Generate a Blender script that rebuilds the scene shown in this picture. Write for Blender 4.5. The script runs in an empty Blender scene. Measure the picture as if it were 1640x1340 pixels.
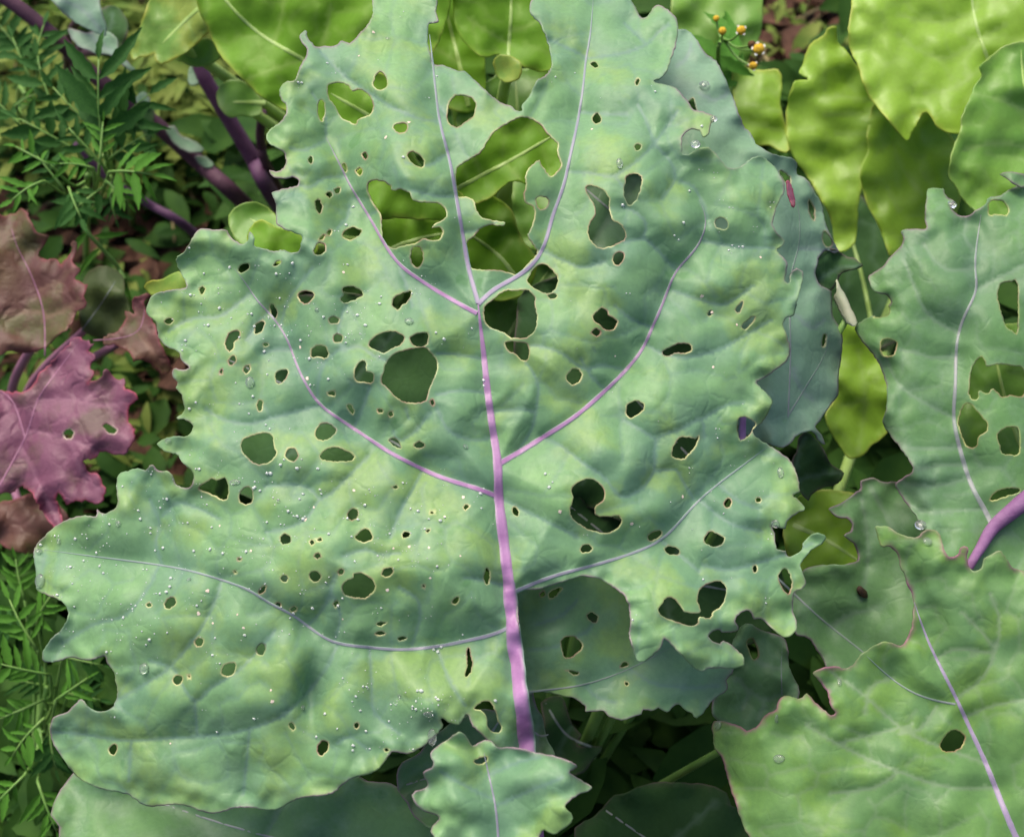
import bpy, bmesh, math, random
import numpy as np
from mathutils import Vector, Matrix, kdtree
from mathutils.geometry import delaunay_2d_cdt

random.seed(7)
scene = bpy.context.scene
COL = scene.collection

# ------------------------------------------------------------------ camera
W, H = 1640.0, 1340.0                       # photograph pixels, used to turn traced pixels into directions
HFOV = math.radians(40.0)
FPX = (W / 2) / math.tan(HFOV / 2)
PITCH = math.radians(55.0)                  # looking down into the vegetable bed
CF = np.array([0.0, math.cos(PITCH), -math.sin(PITCH)])
CX = np.array([1.0, 0.0, 0.0])
CU = np.array([0.0, math.sin(PITCH), math.cos(PITCH)])
CLOC = np.array([0.0, -0.356, 0.928])
cam_d = bpy.data.cameras.new('camera')
cam_d.angle = HFOV
cam_d.sensor_fit = 'HORIZONTAL'
cam_d.clip_start = 0.02
cam_d.clip_end = 200.0
cam_d.dof.use_dof = True
cam_d.dof.focus_distance = 0.62
cam_d.dof.aperture_fstop = 12.0
cam = bpy.data.objects.new('camera', cam_d)
COL.objects.link(cam)
cam.location = CLOC
cam.rotation_euler = (math.pi / 2 - PITCH, 0, 0)
scene.camera = cam

# ------------------------------------------------------------------ light: soft overcast daylight
SUN_EL, SUN_AZ = math.radians(62), math.radians(-35)
world = bpy.data.worlds.new('World')
scene.world = world
world.use_nodes = True
wn = world.node_tree
sky = wn.nodes.new('ShaderNodeTexSky')
sky.sky_type = 'NISHITA'
sky.sun_disc = False
sky.sun_elevation = SUN_EL
sky.sun_rotation = SUN_AZ
sky.dust_density = 6.0
sky.air_density = 1.0
sky.ozone_density = 1.0
bg = wn.nodes['Background']
wn.links.new(sky.outputs[0], bg.inputs[0])
bg.inputs[1].default_value = 0.115
sun_d = bpy.data.lights.new('sun', 'SUN')
sun_d.energy = 1.5
sun_d.angle = math.radians(35)
sun_d.color = (1.0, 0.93, 0.80)
sun = bpy.data.objects.new('sun', sun_d)
COL.objects.link(sun)
sdir = Vector((math.sin(SUN_AZ) * math.cos(SUN_EL), math.cos(SUN_AZ) * math.cos(SUN_EL), math.sin(SUN_EL)))
sun.rotation_euler = sdir.to_track_quat('Z', 'Y').to_euler()
sun.location = sdir * 5
scene.view_settings.view_transform = 'Standard'
scene.view_settings.look = 'None'
scene.view_settings.gamma = 1.0
scene.view_settings.exposure = 0.90

# ------------------------------------------------------------------ helpers
def rays(uv):
    uv = np.asarray(uv, float).reshape(-1, 2)
    return CF[None] + CX[None] * ((uv[:, :1] - W / 2) / FPX) - CU[None] * ((uv[:, 1:] - H / 2) / FPX)

def at(u, v, D):
    return CLOC + D * rays([(u, v)])[0]

def ground_at(u, v, z=0.0):
    d = rays([(u, v)])[0]
    return CLOC + d * ((z - CLOC[2]) / d[2])

def T(c, r, *pts):
    """traced positions on an enlarged tile of the photograph -> photograph pixels"""
    return [(20 + 400 * c + x / 4.1, 20 + 300 * r + y / 4.1) for x, y in pts]

def smooth_poly(pts, step, closed=True, rough=0.0, seed=0):
    p = np.asarray(pts, float)
    n = len(p)
    out = []
    rng = np.random.RandomState(seed + n)
    rngi = range(n) if closed else range(n - 1)
    for i in rngi:
        if closed:
            a, b, c, d = p[i - 1], p[i], p[(i + 1) % n], p[(i + 2) % n]
        else:
            b, c = p[i], p[i + 1]
            a = p[i - 1] if i > 0 else 2 * b - c
            d = p[i + 2] if i + 2 < n else 2 * c - b
        k = max(1, int(round(np.linalg.norm(c - b) / step)))
        for j in range(k):
            t = j / k
            out.append(0.5 * ((2 * b) + (c - a) * t + (2 * a - 5 * b + 4 * c - d) * t * t + (3 * b - a - 3 * c + d) * t ** 3))
    if not closed:
        out.append(p[-1])
    out = np.array(out)
    if rough:
        out = out + rng.uniform(-rough, rough, out.shape)
    return out

def inside(pts, poly):
    x, y = pts[:, 0], pts[:, 1]
    res = np.zeros(len(pts), bool)
    lo, hi = poly.min(0), poly.max(0)
    cand = np.where((x >= lo[0]) & (x <= hi[0]) & (y >= lo[1]) & (y <= hi[1]))[0]
    if len(cand) == 0:
        return res
    x, y = x[cand], y[cand]
    r = np.zeros(len(cand), bool)
    x0, y0 = poly[:, 0], poly[:, 1]
    x1, y1 = np.roll(x0, -1), np.roll(y0, -1)
    for a, b, c, d in zip(x0, y0, x1, y1):
        if b == d:
            continue
        m = ((b > y) != (d > y))
        if m.any():
            r ^= m & (x < (c - a) * (y - b) / (d - b) + a)
    res[cand] = r
    return res

def seg_dist(pts, lines, cut=160.0):
    """distance of pts to the nearest of several polylines (distances beyond cut are not told apart)"""
    out = np.full(len(pts), cut)
    order = np.argsort(pts[:, 1], kind='stable')
    ys = pts[order, 1]
    for l in lines:
        l = np.asarray(l, float)
        for a, b in zip(l[:-1], l[1:]):
            ab = b - a
            L = (ab ** 2).sum()
            if L < 1e-9:
                continue
            i0 = np.searchsorted(ys, min(a[1], b[1]) - cut)
            i1 = np.searchsorted(ys, max(a[1], b[1]) + cut)
            if i1 <= i0:
                continue
            id_ = order[i0:i1]
            x = pts[id_, 0]
            id_ = id_[(x > min(a[0], b[0]) - cut) & (x < max(a[0], b[0]) + cut)]
            if len(id_) == 0:
                continue
            q = pts[id_]
            t = np.clip(((q - a) @ ab) / L, 0, 1)
            out[id_] = np.minimum(out[id_], np.linalg.norm(q - (a + t[:, None] * ab), axis=1))
    return out

def wnoise(pts, wl, seed, n=2):
    """smooth gradient noise, about +-1.4, feature size wl"""
    rng = np.random.RandomState(seed)
    out = np.zeros(len(pts))
    amp = 1.0
    for o in range(n):
        g = rng.uniform(0, 2 * math.pi, (64, 64))
        th = rng.uniform(0, 6.28)
        q = pts @ np.array([[math.cos(th), -math.sin(th)], [math.sin(th), math.cos(th)]]) / (wl * 0.62 / 2 ** o) + rng.uniform(0, 64, 2)
        i = np.floor(q).astype(int)
        f = q - i
        w = f * f * f * (f * (f * 6 - 15) + 10)
        def c(dx, dy):
            a = g[(i[:, 0] + dx) % 64, (i[:, 1] + dy) % 64]
            return np.cos(a) * (f[:, 0] - dx) + np.sin(a) * (f[:, 1] - dy)
        top = c(0, 0) * (1 - w[:, 0]) + c(1, 0) * w[:, 0]
        bot = c(0, 1) * (1 - w[:, 0]) + c(1, 1) * w[:, 0]
        out += amp * 2.8 * (top * (1 - w[:, 1]) + bot * w[:, 1])
        amp *= 0.35
    return out

def mesh_object(name, verts, faces, mat, parent=None, origin=(0, 0, 0), smooth=True):
    me = bpy.data.meshes.new(name)
    o = np.asarray(origin, float)
    me.from_pydata([tuple(np.asarray(v, float) - o) for v in verts], [], [tuple(f) for f in faces])
    if smooth:
        me.polygons.foreach_set('use_smooth', [True] * len(me.polygons))
    me.materials.append(mat)
    me.update()
    ob = bpy.data.objects.new(name, me)
    COL.objects.link(ob)
    if parent is not None:
        ob.parent = parent
    return ob

def tag(o, label=None, cat=None, group=None, kind=None):
    if label: o['label'] = label
    if cat: o['category'] = cat
    if group: o['group'] = group
    if kind: o['kind'] = kind
    return o

def thing(name, loc, label, cat, group=None):
    o = bpy.data.objects.new(name, None)
    o.empty_display_size = 0.05
    COL.objects.link(o)
    o.location = loc
    return tag(o, label, cat, group)

def tube_geom(pts, radii, sides=8, cap=True):
    pts = [Vector(p) for p in pts]
    vs, fs = [], []
    up = Vector((0.13, 0.31, 0.94)).normalized()
    for i, p in enumerate(pts):
        t = (pts[min(i + 1, len(pts) - 1)] - pts[max(i - 1, 0)]).normalized()
        a = t.cross(up)
        if a.length < 0.05:
            a = t.cross(Vector((1, 0, 0)))
        a.normalize()
        b = t.cross(a).normalized()
        for k in range(sides):
            th = 2 * math.pi * k / sides
            vs.append(p + (a * math.cos(th) + b * math.sin(th)) * radii[i])
    n = len(pts)
    for i in range(n - 1):
        for k in range(sides):
            k2 = (k + 1) % sides
            fs.append((i * sides + k, i * sides + k2, (i + 1) * sides + k2, (i + 1) * sides + k))
    if cap:
        fs.append(tuple(range(sides - 1, -1, -1)))
        fs.append(tuple((n - 1) * sides + k for k in range(sides)))
    return vs, fs

def curve3(pts, n=14):
    p = [np.asarray(q, float) for q in pts]
    out = []
    for i in range(len(p) - 1):
        a = p[i - 1] if i else 2 * p[0] - p[1]
        b, c = p[i], p[i + 1]
        d = p[i + 2] if i + 2 < len(p) else 2 * c - b
        for j in range(n):
            t = j / n
            out.append(0.5 * ((2 * b) + (c - a) * t + (2 * a - 5 * b + 4 * c - d) * t * t + (3 * b - a - 3 * c + d) * t ** 3))
    out.append(p[-1])
    return out

# ------------------------------------------------------------------ materials
def nmat(name):
    m = bpy.data.materials.new(name)
    m.use_nodes = True
    nt = m.node_tree
    nt.nodes.clear()
    return m, nt

def N(nt, t, **kw):
    n = nt.nodes.new('ShaderNode' + t)
    for k, v in kw.items():
        setattr(n, k, v)
    return n

def mixc(nt, fac, a, b, blend='MIX'):
    n = N(nt, 'Mix', data_type='RGBA', blend_type=blend)
    for sock, val in ((0, fac), (6, a), (7, b)):
        if isinstance(val, bpy.types.NodeSocket):
            nt.links.new(val, n.inputs[sock])
        elif sock == 0:
            n.inputs[0].default_value = val
        else:
            n.inputs[sock].default_value = (*val, 1)
    return n.outputs[2]

def mth(nt, op, a, b=0.0, clamp=False):
    n = N(nt, 'Math', operation=op, use_clamp=clamp)
    for i, v in ((0, a), (1, b)):
        if isinstance(v, bpy.types.NodeSocket):
            nt.links.new(v, n.inputs[i])
        else:
            n.inputs[i].default_value = v
    return n.outputs[0]

def noise(nt, co, scale, detail=3.0, rough=0.55):
    n = N(nt, 'TexNoise')
    n.inputs['Scale'].default_value = scale
    n.inputs['Detail'].default_value = detail
    n.inputs['Roughness'].default_value = rough
    nt.links.new(co, n.inputs['Vector'])
    return n.outputs['Fac']

def ramp(nt, v, lo, hi):
    n = N(nt, 'MapRange')
    nt.links.new(v, n.inputs[0])
    n.inputs[1].default_value = lo
    n.inputs[2].default_value = hi
    return n.outputs[0]

def leaf_mat(name, c1, c2, vein, margin, rim, transl=0.25, rough=0.5, spec=0.35, cell=105.0, bump=0.28, tcol=None, tint=None, tint_amt=0.0, bloom=0.0):
    m, nt = nmat(name)
    co = N(nt, 'TexCoord').outputs['Object']
    big = ramp(nt, noise(nt, co, 22.0, 2.0), 0.36, 0.64)
    puff = N(nt, 'Attribute', attribute_name='puff').outputs['Fac']
    f = mth(nt, 'ADD', mth(nt, 'MULTIPLY', big, 0.55), mth(nt, 'MULTIPLY', puff, 0.55), True)
    c = mixc(nt, f, c1, c2)
    if tint is not None:
        tn = ramp(nt, noise(nt, co, 34.0, 4.0), 0.5, 0.62)
        c = mixc(nt, mth(nt, 'MULTIPLY', tn, tint_amt), c, tint)
    if bloom:
        bl = ramp(nt, noise(nt, co, 75.0, 5.0, 0.6), 0.48, 0.70)
        c = mixc(nt, mth(nt, 'MULTIPLY', bl, bloom), c, (0.235, 0.33, 0.27))
        rb = ramp(nt, noise(nt, co, 46.0, 3.0, 0.6), 0.655, 0.70)
        c = mixc(nt, mth(nt, 'MULTIPLY', rb, 0.5), c, (c1[0] * 0.62, c1[1] * 0.85, c1[2] * 0.42))
    fine = noise(nt, co, 420.0, 4.0, 0.65)
    c = mixc(nt, mth(nt, 'MULTIPLY', ramp(nt, fine, 0.3, 0.75), 0.28), c, tuple(x * 0.55 for x in c1))
    vo = N(nt, 'TexVoronoi', feature='DISTANCE_TO_EDGE')
    vo.inputs['Scale'].default_value = cell
    wv = N(nt, 'VectorMath', operation='ADD')
    nn = N(nt, 'TexNoise'); nn.inputs['Scale'].default_value = cell * 0.8
    nt.links.new(co, nn.inputs['Vector'])
    sc = N(nt, 'VectorMath', operation='SCALE'); sc.inputs['Scale'].default_value = 0.9 / cell
    nt.links.new(nn.outputs['Color'], sc.inputs[0])
    nt.links.new(co, wv.inputs[0]); nt.links.new(sc.outputs[0], wv.inputs[1])
    nt.links.new(wv.outputs[0], vo.inputs['Vector'])
    ret = mth(nt, 'MULTIPLY', mth(nt, 'SUBTRACT', 1.0, ramp(nt, vo.outputs['Distance'], 0.0, 0.16)), ramp(nt, noise(nt, co, 60.0, 2.0), 0.42, 0.62))
    c = mixc(nt, mth(nt, 'MULTIPLY', ret, 0.07), c, vein)
    va = N(nt, 'Attribute', attribute_name='vein').outputs['Fac']
    c = mixc(nt, mth(nt, 'MULTIPLY', va, 0.6), c, vein)
    ma = N(nt, 'Attribute', attribute_name='margin').outputs['Fac']
    pn = ramp(nt, noise(nt, co, 45.0, 2.0), 0.40, 0.56)
    c = mixc(nt, mth(nt, 'MULTIPLY', ma, mth(nt, 'ADD', 0.15, mth(nt, 'MULTIPLY', pn, 0.7))), c, margin)
    ra = N(nt, 'Attribute', attribute_name='rim').outputs['Fac']
    rn = mixc(nt, ramp(nt, noise(nt, co, 90.0, 2.0), 0.47, 0.6), rim, (rim[0] * 0.55, rim[1] * 0.34, rim[2] * 0.5))
    c = mixc(nt, mth(nt, 'MULTIPLY', ra, mth(nt, 'ADD', 0.35, mth(nt, 'MULTIPLY', ramp(nt, noise(nt, co, 55.0, 2.0), 0.36, 0.6), 0.6))), c, rn)
    p = N(nt, 'BsdfPrincipled')
    nt.links.new(c, p.inputs['Base Color'])
    rg = mth(nt, 'ADD', rough - 0.1, mth(nt, 'MULTIPLY', fine, 0.2))
    nt.links.new(rg, p.inputs['Roughness'])
    p.inputs['Specular IOR Level'].default_value = spec
    b1 = N(nt, 'Bump'); b1.inputs['Strength'].default_value = bump; b1.inputs['Distance'].default_value = 0.0006
    hsum = mth(nt, 'SUBTRACT', mth(nt, 'MULTIPLY', fine, 0.7), ret)
    nt.links.new(hsum, b1.inputs['Height'])
    nt.links.new(b1.outputs[0], p.inputs['Normal'])
    tr = N(nt, 'BsdfTranslucent')
    if tcol is None:
        nt.links.new(c, tr.inputs['Color'])
    else:
        nt.links.new(mixc(nt, 0.7, c, tcol), tr.inputs['Color'])
    mx = N(nt, 'MixShader'); mx.inputs[0].default_value = transl
    nt.links.new(p.outputs[0], mx.inputs[1]); nt.links.new(tr.outputs[0], mx.inputs[2])
    out = N(nt, 'OutputMaterial')
    nt.links.new(mx.outputs[0], out.inputs[0])
    return m

def plain_mat(name, c1, c2, scale=80.0, rough=0.5, spec=0.35, bump=0.3, bdist=0.0008, transl=0.0):
    m, nt = nmat(name)
    co = N(nt, 'TexCoord').outputs['Object']
    n1 = noise(nt, co, scale, 4.0)
    c = mixc(nt, ramp(nt, n1, 0.34, 0.66), c1, c2)
    p = N(nt, 'BsdfPrincipled')
    nt.links.new(c, p.inputs['Base Color'])
    p.inputs['Roughness'].default_value = rough
    p.inputs['Specular IOR Level'].default_value = spec
    b = N(nt, 'Bump'); b.inputs['Strength'].default_value = bump; b.inputs['Distance'].default_value = bdist
    nt.links.new(noise(nt, co, scale * 4, 3.0), b.inputs['Height'])
    nt.links.new(b.outputs[0], p.inputs['Normal'])
    out = N(nt, 'OutputMaterial')
    if transl:
        tr = N(nt, 'BsdfTranslucent'); nt.links.new(c, tr.inputs['Color'])
        mx = N(nt, 'MixShader'); mx.inputs[0].default_value = transl
        nt.links.new(p.outputs[0], mx.inputs[1]); nt.links.new(tr.outputs[0], mx.inputs[2])
        nt.links.new(mx.outputs[0], out.inputs[0])
    else:
        nt.links.new(p.outputs[0], out.inputs[0])
    return m

PURPLE = (0.30, 0.10, 0.28)
M = {}
M['kale'] = leaf_mat('kale_leaf', (0.125, 0.255, 0.15), (0.19, 0.365, 0.135), (0.125, 0.215, 0.19), (0.26, 0.16, 0.22), (0.56, 0.54, 0.26), transl=0.12, tint=(0.22, 0.36, 0.095), tint_amt=0.75, bloom=0.2)
M['kale_back'] = leaf_mat('kale_leaf_blue', (0.165, 0.29, 0.20), (0.19, 0.335, 0.19), (0.19, 0.25, 0.24), (0.22, 0.16, 0.2), (0.45, 0.42, 0.22), transl=0.10, bloom=0.25)
M['kale_right'] = leaf_mat('kale_leaf_green', (0.10, 0.21, 0.095), (0.125, 0.27, 0.085), (0.17, 0.26, 0.17), (0.24, 0.14, 0.2), (0.42, 0.44, 0.16), transl=0.12, bloom=0.25)
M['kale_pale'] = leaf_mat('kale_leaf_pale', (0.105, 0.225, 0.085), (0.145, 0.295, 0.075), (0.20, 0.28, 0.17), (0.30, 0.09, 0.19), (0.46, 0.44, 0.16), transl=0.15, tint=(0.165, 0.31, 0.045), tint_amt=0.6)
M['kale_dark'] = leaf_mat('kale_leaf_dark', (0.034, 0.085, 0.032), (0.05, 0.118, 0.034), (0.10, 0.17, 0.11), (0.14, 0.10, 0.1), (0.3, 0.3, 0.14), transl=0.10, rough=0.7, spec=0.08)  # dark leaf green; on understory leaves it puts shade into the colour
M['lettuce'] = leaf_mat('lettuce_leaf', (0.26, 0.47, 0.035), (0.33, 0.55, 0.06), (0.30, 0.46, 0.10), (0.55, 0.58, 0.10), (0.4, 0.4, 0.1), transl=0.36, rough=0.42, spec=0.45, cell=60.0, bump=0.16, tcol=(0.36, 0.58, 0.03))
M['lettuce_mid'] = leaf_mat('lettuce_leaf_mid', (0.15, 0.335, 0.02), (0.20, 0.41, 0.03), (0.30, 0.46, 0.10), (0.5, 0.55, 0.10), (0.4, 0.4, 0.1), transl=0.36, rough=0.5, spec=0.25, cell=60.0, bump=0.16, tcol=(0.30, 0.52, 0.02))
M['lettuce_yellow'] = leaf_mat('lettuce_leaf_yellowing', (0.16, 0.33, 0.06), (0.24, 0.42, 0.06), (0.3, 0.46, 0.12), (0.50, 0.46, 0.06), (0.5, 0.4, 0.1), transl=0.3, rough=0.4, cell=90.0, tint=(0.45, 0.46, 0.08), tint_amt=0.45)
M['lettuce_blue'] = leaf_mat('lettuce_leaf_cool', (0.14, 0.32, 0.05), (0.20, 0.40, 0.045), (0.26, 0.42, 0.12), (0.3, 0.42, 0.1), (0.4, 0.4, 0.1), transl=0.3, rough=0.42, spec=0.45, cell=60.0, bump=0.16)
M['mustard'] = leaf_mat('red_mustard_leaf', (0.155, 0.05, 0.095), (0.24, 0.10, 0.155), (0.28, 0.13, 0.19), (0.36, 0.06, 0.10), (0.6, 0.5, 0.4), transl=0.15, cell=70.0, bump=1.0, tint=(0.11, 0.075, 0.055), tint_amt=0.8)
M['mustard_brown'] = leaf_mat('bronze_mustard_leaf', (0.115, 0.04, 0.045), (0.115, 0.07, 0.028), (0.22, 0.13, 0.09), (0.26, 0.06, 0.08), (0.4, 0.3, 0.2), transl=0.15, cell=70.0, bump=1.0, tint=(0.08, 0.10, 0.02), tint_amt=0.7)
M['olive'] = leaf_mat('olive_leaf', (0.09, 0.135, 0.04), (0.12, 0.165, 0.06), (0.2, 0.24, 0.1), (0.15, 0.13, 0.06), (0.3, 0.3, 0.1), transl=0.2)
M['weed'] = plain_mat('weed_leaf', (0.075, 0.145, 0.02), (0.20, 0.25, 0.055), 30.0, 0.65, 0.12, transl=0.25)
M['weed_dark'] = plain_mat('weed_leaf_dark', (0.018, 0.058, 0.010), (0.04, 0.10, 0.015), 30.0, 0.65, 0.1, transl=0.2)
M['fern'] = plain_mat('marigold_leaflet', (0.022, 0.078, 0.016), (0.036, 0.118, 0.02), 40.0, 0.6, 0.12, transl=0.18)
M['fern_bright'] = plain_mat('marigold_leaflet_bright', (0.055, 0.175, 0.02), (0.085, 0.235, 0.025), 40.0, 0.6, 0.15, transl=0.25)
def rib_mat_(name, c1, c2, blade):
    m, nt = nmat(name)
    co = N(nt, 'TexCoord').outputs['Object']
    c = mixc(nt, ramp(nt, noise(nt, co, 110.0, 4.0), 0.36, 0.64), c1, c2)
    core = N(nt, 'Attribute', attribute_name='core').outputs['Fac']
    c = mixc(nt, core, blade, c)
    p = N(nt, 'BsdfPrincipled')
    nt.links.new(c, p.inputs['Base Color'])
    p.inputs['Roughness'].default_value = 0.45
    p.inputs['Specular IOR Level'].default_value = 0.35
    b = N(nt, 'Bump'); b.inputs['Strength'].default_value = 0.3; b.inputs['Distance'].default_value = 0.0005
    nt.links.new(noise(nt, co, 500.0, 3.0), b.inputs['Height'])
    nt.links.new(b.outputs[0], p.inputs['Normal'])
    out = N(nt, 'OutputMaterial')
    nt.links.new(p.outputs[0], out.inputs[0])
    return m
BLADE = (0.15, 0.265, 0.185)
M['rib'] = rib_mat_('purple_rib', (0.30, 0.13, 0.30), (0.37, 0.19, 0.37), BLADE)
M['rib_pale'] = rib_mat_('lilac_rib', (0.22, 0.22, 0.27), (0.27, 0.24, 0.31), BLADE)
M['rib_mid'] = rib_mat_('pale_purple_rib', (0.25, 0.20, 0.30), (0.29, 0.23, 0.34), BLADE)
M['rib_grey'] = rib_mat_('grey_purple_rib', (0.20, 0.235, 0.22), (0.25, 0.25, 0.26), (0.12, 0.22, 0.14))
M['petiole'] = plain_mat('purple_petiole', (0.17, 0.075, 0.18), (0.26, 0.14, 0.265), 70.0, 0.6, 0.15, 0.5)
M['rib_lettuce'] = plain_mat('lettuce_rib', (0.30, 0.46, 0.10), (0.36, 0.52, 0.16), 90.0, 0.4, 0.4, 0.25, transl=0.2)
M['rib_mustard'] = plain_mat('mustard_rib', (0.24, 0.10, 0.17), (0.29, 0.14, 0.21), 90.0, 0.45, 0.35, 0.25)
M['stem'] = plain_mat('purple_stem', (0.055, 0.025, 0.042), (0.095, 0.043, 0.068), 60.0, 0.6, 0.2, 0.4)
M['stem_bright'] = plain_mat('violet_stem', (0.08, 0.028, 0.075), (0.14, 0.065, 0.13), 60.0, 0.55, 0.25, 0.4)
M['stem_green'] = plain_mat('green_stem', (0.12, 0.26, 0.05), (0.19, 0.33, 0.08), 60.0, 0.45, 0.35, 0.3)
M['straw'] = plain_mat('dry_straw', (0.30, 0.23, 0.10), (0.42, 0.35, 0.19), 70.0, 0.7, 0.2, 0.5)
M['bark'] = plain_mat('bark_chip', (0.045, 0.020, 0.013), (0.12, 0.06, 0.038), 90.0, 0.8, 0.2, 0.8)
M['frass'] = plain_mat('frass_brown', (0.018, 0.009, 0.006), (0.07, 0.04, 0.02), 500.0, 0.5, 0.3, 0.9)
M['scar'] = plain_mat('leaf_scar', (0.62, 0.50, 0.40), (0.72, 0.62, 0.52), 400.0, 0.6, 0.2, 0.3)
M['husk'] = plain_mat('pale_dry_leaf', (0.42, 0.47, 0.32), (0.52, 0.52, 0.38), 120.0, 0.6, 0.2, 0.4, transl=0.2)
M['petal_yellow'] = plain_mat('flower_yellow', (0.62, 0.36, 0.02), (0.70, 0.46, 0.04), 600.0, 0.6, 0.2, 0.8)
M['petal_white'] = plain_mat('flower_white', (0.7, 0.7, 0.62), (0.8, 0.8, 0.75), 200.0, 0.6, 0.2, 0.2)
M['flower_brown'] = plain_mat('flower_brown', (0.07, 0.035, 0.02), (0.16, 0.08, 0.03), 400.0, 0.7, 0.2, 0.8)

def water_mat(nm='water_drop', tw=0.93):
    m, nt = nmat(nm)
    p = N(nt, 'BsdfPrincipled')
    p.inputs['Base Color'].default_value = (0.93, 0.96, 0.95, 1)
    p.inputs['Roughness'].default_value = 0.03
    p.inputs['IOR'].default_value = 1.33
    p.inputs['Transmission Weight'].default_value = tw
    p.inputs['Specular IOR Level'].default_value = 0.9
    out = N(nt, 'OutputMaterial')
    nt.links.new(p.outputs[0], out.inputs[0])
    return m
M['water'] = water_mat()
M['dew'] = water_mat('dew_drop', 0.5)  # white body colour stands in for the tiny drops' bright reflections

def soil_mat():
    m, nt = nmat('soil')
    co = N(nt, 'TexCoord').outputs['Object']
    c = mixc(nt, ramp(nt, noise(nt, co, 14.0, 6.0, 0.65), 0.38, 0.66), (0.022, 0.012, 0.009), (0.06, 0.032, 0.023))
    c = mixc(nt, ramp(nt, noise(nt, co, 95.0, 4.0), 0.58, 0.72), c, (0.15, 0.10, 0.06))
    p = N(nt, 'BsdfPrincipled')
    nt.links.new(c, p.inputs['Base Color'])
    p.inputs['Roughness'].default_value = 0.9
    b = N(nt, 'Bump'); b.inputs['Strength'].default_value = 1.0; b.inputs['Distance'].default_value = 0.01
    nt.links.new(noise(nt, co, 70.0, 6.0, 0.7), b.inputs['Height'])
    nt.links.new(b.outputs[0], p.inputs['Normal'])
    out = N(nt, 'OutputMaterial')
    nt.links.new(p.outputs[0], out.inputs[0])
    return m
M['soil'] = soil_mat()

# ------------------------------------------------------------------ leaf builder
def unit(v):
    v = np.asarray(v, float)
    return v / np.linalg.norm(v)

def vein_net(outline, lines, size, seed):
    """irregular polygonal net of fine veins (cell borders of scattered points), kept clear of the traced veins"""
    rng = np.random.RandomState(seed)
    o = np.asarray(outline, float)
    lo, hi = o.min(0), o.max(0)
    P = np.array([(x + rng.uniform(-.42, .42) * size, y + rng.uniform(-.42, .42) * size) for x in np.arange(lo[0], hi[0], size) for y in np.arange(lo[1], hi[1], size)])
    res = delaunay_2d_cdt([Vector((float(p[0]), float(p[1]))) for p in P], [], [], 0, 1e-4)
    V = np.array([(v[0], v[1]) for v in res[0]])
    cc = {}
    ed = {}
    for i, f in enumerate(res[2]):
        a, b, c = V[list(f)]
        d = 2 * (a[0] * (b[1] - c[1]) + b[0] * (c[1] - a[1]) + c[0] * (a[1] - b[1]))
        if abs(d) < 1e-6: continue
        ux = ((a @ a) * (b[1] - c[1]) + (b @ b) * (c[1] - a[1]) + (c @ c) * (a[1] - b[1])) / d
        uy = ((a @ a) * (c[0] - b[0]) + (b @ b) * (a[0] - c[0]) + (c @ c) * (b[0] - a[0])) / d
        cc[i] = np.array([ux, uy])
        for k in range(3):
            ed.setdefault(tuple(sorted((f[k], f[(k + 1) % 3]))), []).append(i)
    segs = []
    for e, t in ed.items():
        if len(t) == 2 and t[0] in cc and t[1] in cc:
            a, b = cc[t[0]], cc[t[1]]
            L = np.linalg.norm(a - b)
            if 8 < L < size * 1.6:
                m = (a + b) / 2 + np.array([-(b - a)[1], (b - a)[0]]) * rng.uniform(-.14, .14)
                segs.append(np.array([a, m, b]))
    if not segs:
        return []
    mid = np.array([g[1] for g in segs])
    keep = inside(mid, o) & (seg_dist(mid, lines) > 13.0) & (rng.rand(len(mid)) < 0.82)
    return [g for g, k in zip(segs, keep) if k]

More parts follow.
